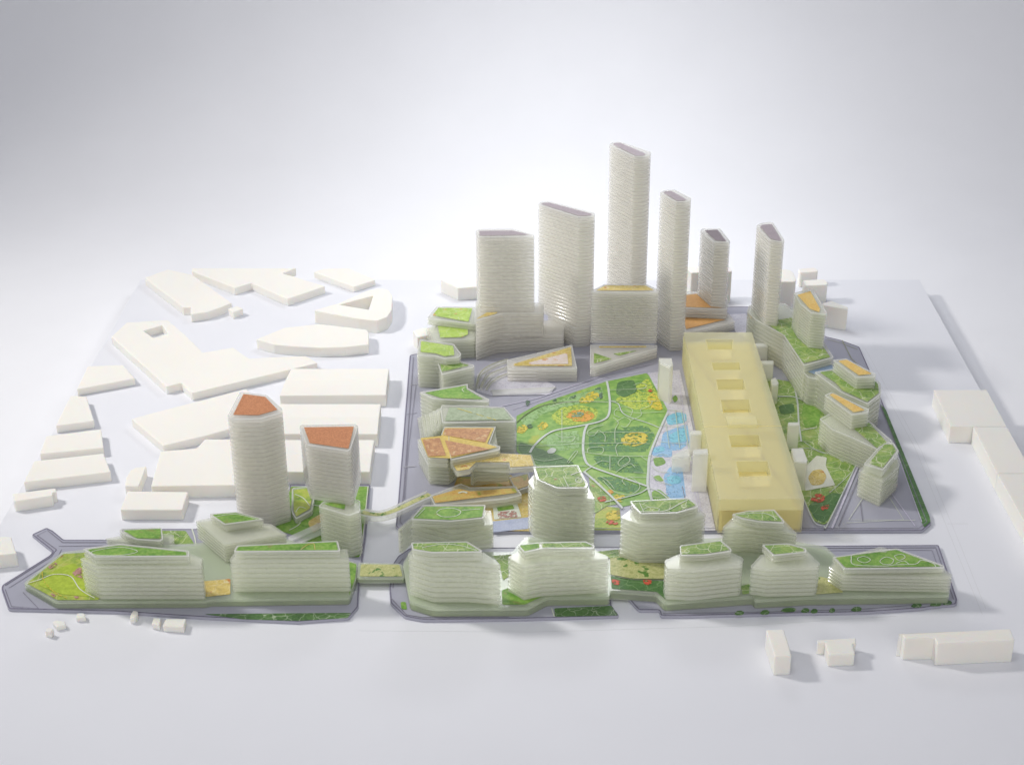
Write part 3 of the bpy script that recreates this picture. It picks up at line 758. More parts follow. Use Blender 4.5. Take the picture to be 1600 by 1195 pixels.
plate('site_plate', 'large lavender acrylic plate with the printed park', 'lavender site plates', **{'outline': [(-204.7, 380.9), (-186.7, 390.4), (-161.8, 544.2), (355.5, 573.8), (426.9, 571.1), (480.0, 451.5), (501.1, 439.1), (527.8, 412.1), (528.4, 327.3), (523.1, -129.6), (507.0, -148.6), (-176.3, -151.8), (-185.9, -137.6), (-187.9, -68.9)], 'z0': 0, 'z1': 4.0, 'style': 'lavender', 'prints': [('lawn', 'park', 4.4, [(-29.7, 171.1), (1.9, 208.3), (108.9, 285.9), (173.7, 315.1), (180.7, 299.3), (189.4, 250.9), (197.8, 191.6), (179.6, 111.3), (161.3, 45.0), (156.0, -9.3), (156.3, -73.0), (113.8, -89.6), (66.3, 3.2), (-1.8, 21.2), (-28.5, 63.6)]), ('lawn', 'garden', 4.4, [(73.3, -3.9), (82.9, -9.3), (108.9, -83.0), (95.0, -86.3), (78.8, -106.0), (73.7, -102.8)]), ('lawn', 'meadow', 4.4, [(75.7, -147.7), (78.7, -107.7), (94.9, -88.0), (112.0, -91.3), (112.7, -147.7)]), ('lawn', 'orange_print_speckle', 4.4, [(-116.5, -52.7), (-109.7, -9.3), (-34.0, -3.9), (-22.8, -44.1)]), ('meadow_patch', 'park_mint', 4.5, [(-24.8, 160.7), (6.8, 199.7), (61.0, 242.0), (101.2, 268.1), (103.9, 233.5), (60.2, 208.1), (11.5, 181.1), (-15.1, 134.7)]), ('meadow_patch', 'park_mint', 4.5, [(3.7, 91.8), (20.6, 115.0), (63.1, 126.8), (61.7, 72.8), (29.4, 63.4)]), ('meadow_patch', 'park_dark', 4.5, [(76.7, 111.1), (115.0, 130.7), (162.9, 142.7), (174.0, 111.1), (157.8, 61.5), (111.9, 61.5), (75.4, 69.0)]), ('meadow_patch', 'park_dark', 4.5, [(79.5, 50.3), (138.6, 46.6), (152.1, -0.6), (118.3, 3.0), (87.5, 21.0)]), ('meadow_patch', 'park_dark', 4.5, [(110.5, -9.4), (147.1, -39.1), (128.5, -56.2), (102.9, -42.6), (82.0, -9.4)]), ('meadow_patch', 'park_lime', 4.5, [(119.1, 222.8), (161.3, 276.9), (174.7, 299.1), (188.2, 233.5), (191.0, 191.4), (146.6, 191.4)]), ('meadow_patch', 'park_lime', 4.5, [(21.1, 170.9), (38.7, 199.7), (65.0, 208.1), (93.6, 191.4), (89.6, 160.7), (58.7, 142.7), (32.2, 142.7)]), ('flower_bed', 'orange_print', 4.8, [(42.1, 170.3), (53.0, 188.8), (71.4, 190.8), (86.5, 180.5), (86.9, 164.2), (73.2, 152.1), (54.2, 154.1)]), ('flower_bed', 'teal_print', 5.1, [(51.7, 173.8), (64.4, 184.1), (72.9, 177.9), (66.9, 167.7), (54.4, 165.7)]), ('flower_bed', 'yellow_print', 4.8, [(121.9, 99.0), (135.1, 118.4), (155.0, 122.3), (164.3, 106.7), (159.4, 87.4), (140.2, 76.0), (125.7, 81.7)]), ('flower_bed', 'yellow_print', 4.8, [(1.9, 144.1), (11.4, 154.1), (18.9, 142.1), (11.3, 126.2), (1.9, 128.2)]), ('flower_bed', 'yellow_print', 4.8, [(-28.3, 134.1), (-19.0, 146.1), (-11.3, 134.1), (-18.7, 116.4), (-28.1, 116.4)]), ('flower_bed', 'yellow_print', 4.8, [(168.2, 228.6), (181.4, 250.1), (190.2, 207.5), (190.8, 188.8), (175.5, 190.8)]), ('flower_bed', 'red_print', 5.1, [(170.5, 249.5), (176.2, 260.3), (180.7, 253.8), (177.3, 247.3)]), ('flower_bed', 'orange_print', 4.8, [(94.7, -49.9), (102.9, -43.1), (106.8, -53.3), (97.8, -60.1)]), ('flower_bed', 'yellow_print', 4.8, [(101.9, -65.2), (113.8, -53.3), (122.1, -61.8), (116.1, -78.6), (107.6, -73.6)]), ('flower_bed', 'yellow_print', 4.7, [(62.2, 211.9), (72.7, 239.5), (90.9, 254.6), (98.1, 237.4), (81.7, 211.9)]), ('flower_bed', 'red_print', 4.9, [(81.9, -63.7), (94.2, -62.0), (95.4, -75.5), (84.9, -77.1)]), ('flower_bed', 'yellow_print', 4.8, [(91.5, -108.3), (103.1, -96.9), (111.4, -103.4), (111.4, -122.9), (93.5, -122.9)]), ('flower_bed', 'red_print', 5.1, [(89.7, -133.0), (96.9, -121.8), (109.3, -131.4), (104.8, -136.2)]), ('flower_bed', 'dark_print', 5.0, [(-17.5, 215.5), (-11.7, 226.1), (-8.7, 211.3), (-14.5, 200.8)]), ('flower_bed', 'dark_print', 5.0, [(49.9, 230.4), (60.9, 238.9), (60.7, 230.4), (50.8, 224.0)]), ('flower_bed', 'dark_print', 5.0, [(90.1, 260.5), (99.2, 267.1), (99.9, 258.4), (90.9, 256.2)]), ('flower_bed', 'dark_print', 5.0, [(24.4, 219.7), (30.3, 228.2), (31.2, 219.7), (25.3, 215.5)]), ('flower_bed', 'dark_print', 5.0, [(95.2, 238.9), (101.5, 249.7), (101.8, 230.4), (97.6, 224.0)]), ('flower_bed', 'dark_print', 5.0, [(-15.1, 141.7), (-7.6, 145.7), (-3.8, 133.8), (-11.3, 129.8)]), ('flower_bed', 'grey_print', 5.0, [(14.7, 62.5), (22.1, 73.8), (29.4, 68.1), (25.6, 56.9), (17.4, 55.0)]), ('lawn_patch', 'dark_green_print', 4.7, [(126.7, 283.1), (152.2, 292.0), (155.8, 250.3), (134.0, 228.8), (122.0, 243.8)]), ('lawn_patch', 'dark_green_print', 4.7, [(-24.1, 91.5), (1.8, 72.4), (33.8, 50.0), (56.1, 26.1), (1.8, 22.5), (-25.7, 64.9)]), ('pool', 'aqua_print', 4.6, [(193.0, 166.6), (209.6, 183.0), (224.7, 178.9), (223.2, 150.5), (194.9, 140.5)]), ('pool', 'blue_print', 4.4, [(185.8, 119.1), (223.8, 146.8), (222.5, 88.2), (205.8, 65.4), (176.4, 65.4)]), ('pool', 'blue_print', 4.4, [(176.5, -9.3), (189.6, 21.2), (205.5, 17.5), (203.8, -66.2), (182.2, -74.6)]), ('pool', 'aqua_print', 4.6, [(192.7, 110.9), (219.0, 134.5), (223.6, 122.7), (219.1, 91.6), (194.6, 87.8)]), ('pool', 'blue_print', 4.5, [(165.9, 72.8), (187.0, 84.2), (195.3, 72.8), (193.2, 44.8), (162.6, 50.3)]), ('pool', 'aqua_print', 4.7, [(167.4, 68.7), (182.8, 78.1), (185.5, 64.9), (168.5, 57.4)]), ('pool', 'aqua_print', 4.6, [(180.2, -7.8), (200.0, -6.1), (200.9, -27.1), (182.9, -30.6)]), ('pool', 'blue_print', 4.6, [(178.1, -35.8), (198.0, -30.6), (200.5, -63.2), (177.7, -64.9)]), ('lawn_patch', 'lawn', 4.5, [(165.7, 42.9), (179.6, 46.6), (184.7, 28.3), (167.6, 17.4)]), ('lawn_patch', 'lawn', 4.5, [(162.2, -9.4), (171.5, -4.1), (177.4, -21.7), (166.8, -21.7)]), ('lawn_patch', 'lawn', 4.5, [(157.8, -49.4), (168.8, -42.6), (182.6, -69.8), (158.0, -73.1)]), ('lawn_patch', 'lawn', 4.5, [(207.4, 229.2), (214.1, 239.9), (216.9, 225.0), (210.0, 212.3)]), ('paving', 'plaza_print', 4.2, [(175.7, 315.5), (227.1, 326.9), (234.9, -86.0), (235.4, -148.9), (186.6, -148.9), (156.0, -77.7), (156.0, -8.9), (161.3, 45.3), (179.6, 111.7), (197.8, 192.0)]), ('lawn', 'garden', 4.4, [(353.4, 299.3), (409.0, 281.5), (418.2, 250.9), (434.4, 181.3), (463.4, 52.4), (386.7, -128.6), (379.7, -135.0), (368.6, -125.4), (352.0, 73.0)]), ('lawn_patch', 'lawn', 4.8, [(406.9, 215.9), (430.1, 190.8), (416.2, 140.1), (395.8, 130.2), (396.2, 170.3)]), ('lawn_patch', 'dark_green_print', 4.8, [(366.3, 203.3), (390.7, 211.7), (388.1, 180.5), (366.1, 174.4)]), ('lawn_patch', 'dark_green_print', 4.7, [(366.0, -86.8), (404.5, -53.2), (417.9, -56.6), (387.7, -122.7), (380.4, -130.7), (370.1, -121.1)]), ('paving', 'pale_print', 5.2, [(378.3, 16.2), (399.7, 49.1), (413.4, 43.5), (407.7, 19.8), (412.2, -33.4), (368.3, -48.9)]), ('flower_bed', 'ochre', 5.6, [(377.3, -13.1), (387.5, 6.5), (400.7, 10.1), (404.6, -9.6), (395.5, -32.3), (379.1, -35.8)]), ('flower_bed', 'red_print', 5.1, [(373.0, -64.0), (386.8, -53.8), (395.1, -67.4), (384.2, -80.8), (372.6, -77.5)]), ('flower_bed', 'red_print', 5.1, [(382.6, -90.8), (395.8, -84.1), (392.1, -95.7), (382.7, -100.6)]), ('verge', 'dark_green_print', 4.4, [(522.3, 208.3), (526.7, 191.6), (524.3, -112.5), (522.7, -127.0), (511.1, -141.4), (510.2, -122.2), (519.9, 92.0)]), ('paving', 'plaza_print', 4.3, [(-93.8, 310.8), (-47.3, 368.5), (29.8, 268.5), (21.6, 240.3), (-66.7, 236.0), (-91.7, 251.1)]), ('paving', 'plaza_print', 4.3, [(324.0, 538.3), (357.4, 543.6), (363.2, 416.4), (332.2, 465.9)]), ('lawn', 'ochre', 4.4, [(-63.7, -61.2), (-7.0, -52.7), (-6.7, -150.8), (-116.1, -147.7), (-118.3, -102.8)]), ('paving', 'blue_grey_print', 4.8, [(-59.4, -127.7), (-8.5, -116.4), (-8.4, -145.2), (-57.9, -154.6)]), ('paving', 'white_print', 5.0, [(-58.6, -90.6), (-26.0, -80.6), (-19.6, -116.8), (-56.1, -123.2)]), ('paving', 'mauve_print', 5.4, [(-52.3, -104.4), (-27.5, -101.1), (-24.7, -117.4), (-50.2, -120.6)]), ('lawn', 'lawn', 5.3, [(-53.4, -91.1), (-32.8, -84.5), (-29.2, -96.0), (-51.4, -102.6)])], 'ribbons': [('path_grey', 5.4, 3.4, [(109.9, 286.2), (111.5, 253.2), (111.5, 206.4), (107.1, 169.2), (95.0, 153.0), (75.7, 143.0), (49.0, 133.0), (25.4, 123.2), (9.3, 103.7), (-3.7, 76.9), (-9.2, 58.0)], 'path'), ('path_grey', 5.5, 3.57, [(75.7, 142.8), (70.4, 119.1), (67.2, 71.0), (69.8, 33.8), (78.4, 17.4), (104.6, -2.3), (130.5, -19.9), (154.2, -37.4)], 'path'), ('path_grey', 5.6, 3.4, [(196.8, 179.0), (186.6, 144.6), (174.1, 99.4), (161.5, 48.4), (157.0, 6.5), (153.6, -32.3), (156.3, -71.6)], 'path'), ('path_grey', 5.5, 1.87, [(154.0, -40.8), (141.7, -54.5), (119.3, -66.4), (92.7, -78.1)], 'path'), ('path_grey', 5.7, 3.4, [(66.3, 4.5), (85.7, -30.8), (106.0, -71.8), (116.1, -95.1)], 'path'), ('path_grey', 5.6, 1.7, [(78.4, 17.3), (71.9, 10.1), (66.2, 1.1)], 'path'), ('path_grey', 5.5, 2.04, [(154.0, -40.8), (168.2, -51.1), (183.6, -78.1)], 'path'), ('path_grey', 5.5, 1.7, [(112.1, 218.9), (124.2, 208.4), (128.7, 181.4), (140.4, 165.0), (163.2, 148.9), (181.1, 132.9)], 'path'), ('dark_line', 5.3, 1.53, [(-29.4, 149.2), (-12.5, 179.6), (11.6, 204.5), (40.9, 214.9), (65.2, 217.1)], 'path'), ('white_print', 5.3, 1.02, [(21.3, 200.2), (40.8, 212.7), (70.1, 217.0), (109.0, 214.9)], 'path'), ('path_print', 5.8, 0.85, [(113.6, 254.6), (145.3, 256.8), (172.2, 261.2)], 'path'), ('path_print', 5.8, 0.85, [(112.0, 218.2), (148.0, 216.1), (191.9, 218.2)], 'path'), ('path_print', 5.8, 0.85, [(75.0, 116.6), (123.8, 118.5), (172.4, 116.6)], 'path'), ('path_print', 5.8, 0.85, [(68.5, 83.7), (113.0, 85.6), (163.8, 83.7)], 'path'), ('path_print', 5.8, 0.85, [(66.9, 59.2), (111.3, 48.0), (164.2, 48.0)], 'path'), ('path_print', 5.8, 0.85, [(-28.6, 79.9), (11.1, 78.0), (68.5, 85.6)], 'path'), ('path_print', 5.8, 0.85, [(-1.8, 20.5), (37.9, 20.5), (72.1, 18.7)], 'path'), ('path_print', 5.8, 0.85, [(120.4, 188.9), (136.5, 182.8), (155.5, 178.6), (192.2, 182.8)], 'path'), ('path_print', 5.8, 0.85, [(139.8, 154.3), (154.9, 168.4), (157.4, 178.6), (156.1, 188.9)], 'path'), ('path_print', 5.8, 0.85, [(156.1, 188.9), (171.3, 201.4), (176.0, 214.0), (175.3, 218.2)], 'path'), ('path_print', 5.8, 0.85, [(117.6, 148.2), (130.8, 164.4), (139.8, 154.3), (132.1, 134.3), (124.7, 138.3)], 'path'), ('path_print', 5.8, 0.85, [(91.2, 124.4), (84.1, 108.8), (76.6, 108.8), (75.1, 120.5), (86.8, 134.3), (99.3, 140.2)], 'path'), ('path_print', 5.8, 0.85, [(99.2, 89.5), (100.0, 108.8), (92.1, 124.4)], 'path'), ('path_print', 5.8, 0.85, [(113.9, 85.6), (115.6, 124.4), (121.4, 148.2), (114.5, 164.4)], 'path'), ('path_print', 5.8, 0.85, [(115.8, 48.0), (114.1, 70.5), (118.4, 83.7), (131.7, 89.5)], 'path'), ('path_print', 5.8, 0.85, [(73.2, 57.3), (75.5, 70.5), (92.2, 74.2), (96.5, 66.7), (93.3, 55.5), (84.1, 53.6)], 'path'), ('path_print', 5.8, 0.85, [(104.9, 48.0), (103.1, 6.1)], 'path'), ('path_print', 5.8, 0.85, [(78.4, 18.7), (92.5, 33.3), (103.2, 29.6)], 'path'), ('path_print', 5.8, 0.85, [(115.9, 29.6), (127.7, 48.0), (132.4, 33.3), (119.0, 18.7), (115.9, 29.6)], 'path'), ('path_print', 5.8, 0.85, [(123.4, 16.9), (132.9, 26.0), (138.6, 15.1)], 'path'), ('path_print', 5.8, 0.85, [(111.0, 0.8), (123.5, 18.7)], 'path'), ('path_print', 5.8, 0.85, [(92.3, -20.5), (106.9, -51.6), (128.4, -58.4), (142.7, -37.9), (130.9, -11.7), (118.9, -20.5), (123.5, -34.4)], 'path'), ('path_print', 5.8, 0.85, [(89.1, -9.9), (99.2, -24.0), (107.2, -44.8)], 'path'), ('path_print', 5.8, 0.85, [(147.8, 48.0), (157.8, 33.3)], 'path'), ('path_print', 5.8, 0.85, [(136.0, 0.8), (153.8, -1.0)], 'path'), ('path_print', 5.8, 0.85, [(130.9, -11.7), (153.0, -13.4)], 'path'), ('path_print', 5.8, 0.85, [(124.1, 164.4), (116.8, 172.5), (119.5, 188.9), (132.5, 199.3), (144.5, 188.9), (140.5, 168.4)], 'path'), ('path_print', 5.8, 0.85, [(150.9, 269.9), (161.4, 278.7), (170.8, 269.9), (164.0, 256.8), (152.3, 259.0)], 'path'), ('path_print', 5.8, 0.85, [(161.5, 35.1), (175.4, 51.7), (187.9, 48.0)], 'path'), ('path_print', 5.8, 0.85, [(162.3, 18.7), (170.3, 4.3), (185.3, 0.8)], 'path'), ('path_print', 5.8, 0.85, [(160.6, -6.4), (170.1, -24.0), (187.0, -34.4)], 'path'), ('path_print', 5.8, 0.85, [(194.6, 188.9), (215.5, 184.8)], 'path'), ('path_print', 5.8, 0.85, [(181.4, 138.3), (220.6, 132.3)], 'path'), ('path_print', 5.8, 0.85, [(176.2, 89.5), (218.2, 81.8)], 'path'), ('path_print', 5.8, 0.85, [(209.1, 188.9), (206.2, 70.5)], 'path'), ('path_print', 5.8, 0.85, [(217.8, 188.9), (219.4, 33.3)], 'path'), ('path_print', 5.8, 0.85, [(191.6, 148.2), (191.4, 70.5)], 'path'), ('path_print', 5.8, 0.85, [(154.1, -65.2), (192.8, -71.9)], 'path'), ('path_print', 5.8, 0.85, [(-9.1, 42.5), (10.9, 33.3), (38.2, 42.5)], 'path'), ('path_print', 5.8, 0.85, [(28.1, 112.7), (39.1, 101.0), (56.0, 104.9), (50.1, 89.5), (31.5, 89.5)], 'path'), ('path_print', 5.8, 0.85, [(38.5, 188.9), (37.1, 89.5)], 'path'), ('path_print', 5.8, 0.85, [(43.5, 29.6), (55.0, 59.2), (58.6, 57.3), (45.2, 26.0)], 'path'), ('path_grey', 5.5, 2.55, [(399.9, 274.9), (396.9, 214.6), (389.1, 148.8), (384.0, 90.0)], 'path'), ('path_grey', 5.6, 2.55, [(359.3, 231.3), (393.6, 231.3), (411.8, 210.2)], 'path'), ('path_grey', 5.5, 1.7, [(389.3, 125.0), (413.1, 132.9)], 'path'), ('path_grey', 5.4, 1.02, [(387.7, 90.2), (405.1, 59.9), (422.2, 52.4), (434.8, 30.3)], 'path'), ('path_grey', 5.4, 0.85, [(400.7, -54.3), (418.9, -30.2), (440.5, 1.5)], 'path'), ('path_grey', 5.7, 1.7, [(461.3, 46.4), (386.0, -132.3), (379.0, -138.7), (367.9, -129.1), (363.0, -71.8)], 'path'), ('path_grey', 5.4, 1.02, [(348.6, 61.8), (388.5, 71.2), (413.7, 56.2)], 'path'), ('line_dark', 4.6, 1.0, [(-197.9, 372.6), (-181.5, -61.5), (-180.7, -127.4), (-171.8, -144.9), (503.9, -143.3), (517.6, -127.4), (522.1, 310.2)], 'road_line'), ('line_dark', 4.6, 0.7, [(-187.2, 276.7), (-184.3, 72.6), (-179.1, -69.9)], 'road_line'), ('line_dark', 4.6, 0.8, [(-195.5, 174.8), (-178.7, 180.9)], 'road_line'), ('line_grey', 4.6, 1.6, [(-187.4, 17.2), (-169.7, 20.8)], 'road_line'), ('line_grey', 4.6, 1.4, [(-195.8, 272.3), (-185.2, 276.7)], 'road_line'), ('line_lilac', 4.6, 1.6, [(-75.2, 191.2), (2.0, 229.0), (109.9, 310.2), (186.0, 349.1)], 'road_line'), ('line_lilac', 4.6, 0.9, [(-36.7, 191.2), (107.3, 296.7), (174.2, 323.8)], 'road_line'), ('line_olive', 4.6, 1.6, [(-93.3, 267.9), (-86.6, 307.9), (-64.2, 339.9), (-47.1, 353.8)], 'road_line'), ('line_olive', 4.6, 1.0, [(-89.0, 259.2), (-78.7, 312.4), (-46.7, 330.7)], 'road_line'), ('line_olive', 4.6, 1.3, [(-80.3, 263.5), (-70.2, 294.4), (-46.4, 312.4)], 'road_line'), ('line_olive', 4.6, 2.2, [(-71.0, 250.5), (-37.6, 257.0), (29.7, 263.5)], 'road_line'), ('line_grey', 4.6, 1.2, [(-66.7, 237.6), (11.8, 239.7)], 'road_line'), ('line_lilac', 4.6, 3, [(462.9, 44.6), (389.3, -143.3)], 'road_line'), ('line_dark', 4.6, 1.0, [(468.2, 39.1), (398.6, -138.5)], 'road_line'), ('white_print', 4.6, 1.0, [(460.3, -35.8), (414.9, -122.6), (503.0, -124.2)], 'road_line'), ('line_dark', 4.6, 0.8, [(438.4, -78.3), (432.7, -127.4)], 'road_line'), ('white_print', 4.6, 0.8, [(480.6, -66.6), (488.0, -122.6), (410.1, -130.6)], 'road_line'), ('line_lilac', 4.6, 1.4, [(482.4, -35.8), (499.9, -138.5)], 'road_line'), ('line_lilac', 4.6, 1.2, [(517.0, 91.6), (510.8, -127.4)], 'road_line'), ('line_olive', 4.6, 1.4, [(503.6, 435.4), (506.2, 367.8), (515.2, 333.0)], 'road_line'), ('line_olive', 4.6, 1.0, [(479.1, 440.3), (500.8, 425.5), (522.6, 401.2)], 'road_line'), ('line_lilac', 4.6, 1.2, [(217.2, 91.6), (217.3, -69.9), (218.9, -144.9)], 'road_line'), ('line_lilac', 4.6, 1.0, [(219.7, 35.4), (222.3, -144.9)], 'road_line'), ('line_dark', 4.6, 1.0, [(201.1, -35.8), (203.8, -144.9)], 'road_line'), ('line_lilac', 4.6, 1.0, [(223.8, 310.2), (219.3, 72.6)], 'road_line')], 'r': 2.0, 'cat': 'plate'})
plate('garden_deck', 'clear garden deck with a big pointed lawn under the two long slab buildings', 'clear garden decks', **{'outline': [(-632.7, -285.9), (-604.5, -215.2), (-562.7, -206.3), (-438.3, -194.2), (-329.5, -178.9), (-258.0, -224.1), (-224.7, -240.3), (-222.8, -274.7), (-227.0, -317.6), (-395.7, -321.6), (-401.4, -324.3), (-582.4, -325.7)], 'z0': 4.0, 'z1': 14.3, 'style': 'deck_resin', 'prints': [('lawn', 'meadow', 14.7, [(-627.7, -286.5), (-600.6, -220.3), (-568.0, -217.3), (-528.2, -312.7), (-531.3, -322.2), (-580.2, -322.2)]), ('lawn_patch', 'lime_print', 15.1, [(-614.1, -289.9), (-601.0, -257.4), (-579.9, -240.0), (-561.9, -278.7), (-539.0, -316.0), (-579.4, -310.6)]), ('flower_bed', 'mauve_print', 15.4, [(-579.4, -266.4), (-571.1, -249.2), (-560.2, -279.1)]), ('flower_bed', 'mauve_print', 15.4, [(-612.4, -250.6), (-603.9, -240.5), (-600.7, -246.3), (-607.6, -256.4)]), ('flower_bed', 'mauve_print', 15.4, [(-593.2, -308.3), (-584.3, -312.4), (-585.9, -317.8)]), ('flower_bed', 'mauve_print', 15.4, [(-563.3, -315.1), (-555.5, -315.1), (-556.9, -321.9)]), ('lawn', 'ochre', 14.7, [(-410.9, -282.3), (-378.7, -276.7), (-372.9, -310.0), (-401.5, -315.4)]), ('lawn', 'lawn', 14.7, [(-236.1, -239.4), (-226.0, -243.8), (-224.5, -273.9), (-227.5, -312.7)])], 'ribbons': [('pale_print', 15.8, 1.2, [(-627.1, -288.1), (-613.7, -279.7), (-599.4, -268.4), (-577.6, -272.7), (-558.5, -300.6), (-535.7, -319.7)], 'path'), ('yellow_print', 15.9, 1.0, [(-615.7, -261.5), (-608.5, -281.3), (-587.9, -307.6), (-569.0, -319.9)], 'path')], 'r': 3.0, 'cat': 'deck'})
plate('garden_deck', 'clear garden deck that bridges the road between the two near rows', 'clear garden decks', **{'outline': [(-224.5, -238.8), (-169.1, -241.7), (-163.0, -274.7), (-222.4, -274.7)], 'z0': 6.4, 'z1': 14.3, 'style': 'deck_resin', 'prints': [('lawn', 'speckle', 14.7, [(-220.3, -243.8), (-172.0, -245.2), (-166.0, -271.0), (-219.2, -271.0)])], 'ribbons': [], 'r': 3.0, 'cat': 'deck'})
plate('garden_deck', 'clear wavy garden deck under the near row of buildings', 'clear garden decks', **{'outline': [(-167.7, -247.3), (-161.1, -216.5), (-30.9, -219.5), (-14.9, -183.2), (72.5, -189.3), (74.9, -216.5), (105.9, -213.5), (174.6, -189.3), (299.0, -183.2), (369.5, -206.0), (387.0, -245.9), (505.4, -302.4), (502.5, -314.7), (331.5, -318.8), (264.7, -325.6), (262.6, -317.5), (154.4, -331.0), (145.7, -312.0), (89.9, -305.2), (89.3, -318.8), (13.2, -320.2), (-10.0, -341.6), (-124.4, -343.0), (-153.0, -328.3), (-162.2, -278.7)], 'z0': 4.0, 'z1': 17.0, 'style': 'deck_resin', 'prints': [('lawn', 'speckle', 17.4, [(93.0, -228.9), (104.3, -214.1), (130.2, -243.6), (162.1, -246.5), (157.9, -282.2), (120.1, -280.7), (92.1, -270.9)]), ('lawn', 'dark_green_print', 17.4, [(92.0, -273.7), (120.0, -283.6), (157.7, -285.0), (156.4, -324.8), (146.7, -308.5), (92.3, -301.6)]), ('flower_bed', 'red_print', 17.8, [(92.4, -281.3), (104.1, -285.6), (102.0, -295.3), (93.5, -292.5)]), ('flower_bed', 'red_print', 17.8, [(131.0, -282.7), (143.6, -284.2), (139.7, -295.3), (132.0, -292.5)]), ('lawn', 'garden', 17.4, [(-55.0, -228.9), (-30.8, -226.0), (-34.1, -275.1), (-41.0, -283.6), (-46.6, -246.5)]), ('lawn', 'lawn', 17.4, [(-42.2, -305.8), (-33.7, -300.2), (-15.5, -327.5), (9.3, -316.7), (-13.9, -335.5), (-40.8, -335.5)]), ('lawn', 'garden', 17.4, [(251.1, -296.1), (269.2, -289.1), (270.5, -309.9), (250.6, -314.0)]), ('lawn', 'speckle', 17.4, [(350.2, -275.1), (364.8, -282.2), (374.2, -309.9), (340.0, -314.0)]), ('lawn', 'garden', 17.4, [(73.9, -220.1), (104.3, -214.1), (105.0, -231.9), (91.2, -234.8)])], 'ribbons': [('dark_line', 18.2, 1.2, [(89.7, -270.6), (108.3, -280.5), (135.8, -281.9), (157.9, -281.9)], 'path')], 'r': 3.0, 'cat': 'deck'})
building('resin_building', 'milky slab building with a kite-shaped green roof beside the pointed lawn', 'resin buildings on the pointed plate', **{'tiers': [([(-551.4, -306.3), (-527.2, -323.0), (-400.7, -323.0), (-402.6, -304.9), (-426.0, -292.2), (-508.2, -283.6)], 14.3, 64.2, 8, 1.5), ([(-546.6, -304.1), (-504.6, -292.7), (-417.1, -308.3), (-414.7, -320.2), (-527.6, -321.6)], 64.2, 75.5, 2, 1.5)], 'roofs': [('lawn', 76.0, [(-540.1, -305.5), (-503.8, -296.3), (-420.3, -311.2), (-418.9, -318.2), (-526.0, -318.8)])], 'ribbons': [('white_print', 76.5, 0.8, [(-532.7, -309.9), (-502.6, -300.7), (-478.9, -309.9), (-496.2, -318.3), (-525.2, -318.3), (-532.7, -309.9)], 'path')], 'mat': 'resin', 'cat': 'model building'})
building('resin_building', 'milky slab building with a long green roof at the end of the pointed plate', 'resin buildings on the pointed plate', **{'tiers': [([(-370.5, -308.0), (-367.2, -291.1), (-230.3, -284.0), (-225.5, -306.6)], 14.3, 63.4, 7, 1.5), ([(-364.3, -307.3), (-362.8, -293.9), (-241.5, -283.1), (-235.8, -305.9)], 63.4, 73.5, 2, 1.5)], 'roofs': [('lawn', 74.0, [(-361.7, -304.5), (-360.1, -296.0), (-243.6, -285.3), (-239.2, -303.1)])], 'ribbons': [('ochre', 74.5, 0.9, [(-284.0, -302.5), (-277.6, -292.6), (-270.2, -289.7), (-267.0, -302.5)], 'path')], 'mat': 'resin', 'cat': 'model building'})
building('resin_building', 'milky angular building with a small green leaf-shaped penthouse roof behind the slabs', 'resin buildings on the pointed plate', **{'tiers': [([(-437.5, -184.3), (-418.4, -176.5), (-337.9, -192.0), (-314.8, -216.4), (-390.4, -241.7)], 14.3, 41.9, 6, 1.5), ([(-417.7, -188.0), (-384.3, -182.6), (-345.5, -200.4), (-393.6, -213.4)], 41.9, 53.3, 1, 1.5)], 'roofs': [('lawn', 53.8, [(-413.3, -189.6), (-384.7, -184.9), (-350.4, -200.4), (-393.3, -210.3)])], 'ribbons': [('white_print', 54.3, 0.8, [(-407.3, -195.1), (-384.0, -188.9), (-354.2, -201.2)], 'path')], 'mat': 'resin', 'cat': 'model building'})
building('resin_building', 'small milky building with a green fin-shaped roof at the back of the pointed plate', 'resin buildings on the pointed plate', **{'tiers': [([(-558.7, -183.1), (-537.3, -175.4), (-482.8, -170.7), (-470.0, -172.3), (-466.2, -190.7), (-472.5, -199.8), (-511.8, -196.8)], 4.0, 14, 2, 3), ([(-538.9, -178.4), (-536.5, -174.5), (-485.0, -171.4), (-477.3, -199.8), (-480.4, -204.3), (-510.7, -200.5), (-528.6, -190.6)], 14, 22.7, 2, 2)], 'roofs': [('lawn', 23.2, [(-533.1, -178.4), (-486.0, -174.5), (-480.7, -197.5), (-511.6, -196.7)])], 'ribbons': [], 'mat': 'resin', 'cat': 'model building'})
building('resin_tower', 'taller milky tower with a five-sided copper roof', 'copper-roofed towers', **{'tiers': [([(-393.4, -138.7), (-388.8, -69.1), (-352.1, -78.3), (-326.5, -116.9), (-324.3, -126.5), (-349.4, -143.9), (-384.8, -145.6)], 4.0, 167.3, 26, 2)], 'roofs': [('copper', 167.8, [(-383.3, -74.6), (-353.5, -82.8), (-332.4, -118.6), (-354.3, -133.5), (-386.7, -132.6)])], 'ribbons': [], 'mat': 'resin', 'cat': 'model tower'})
building('resin_building', 'milky leaning base building under the shorter copper-roofed tower', 'resin buildings on the pointed plate', **{'tiers': [([(-277.0, -194.2), (-272.1, -181.6), (-244.9, -169.0), (-224.8, -180.1), (-222.2, -206.6), (-235.7, -215.8)], 4.0, 68.0, 11, 2)], 'roofs': [('lawn', 68.5, [(-269.7, -187.9), (-255.9, -180.1), (-243.1, -184.8), (-243.1, -200.4)])], 'ribbons': [], 'mat': 'resin', 'cat': 'model building'})
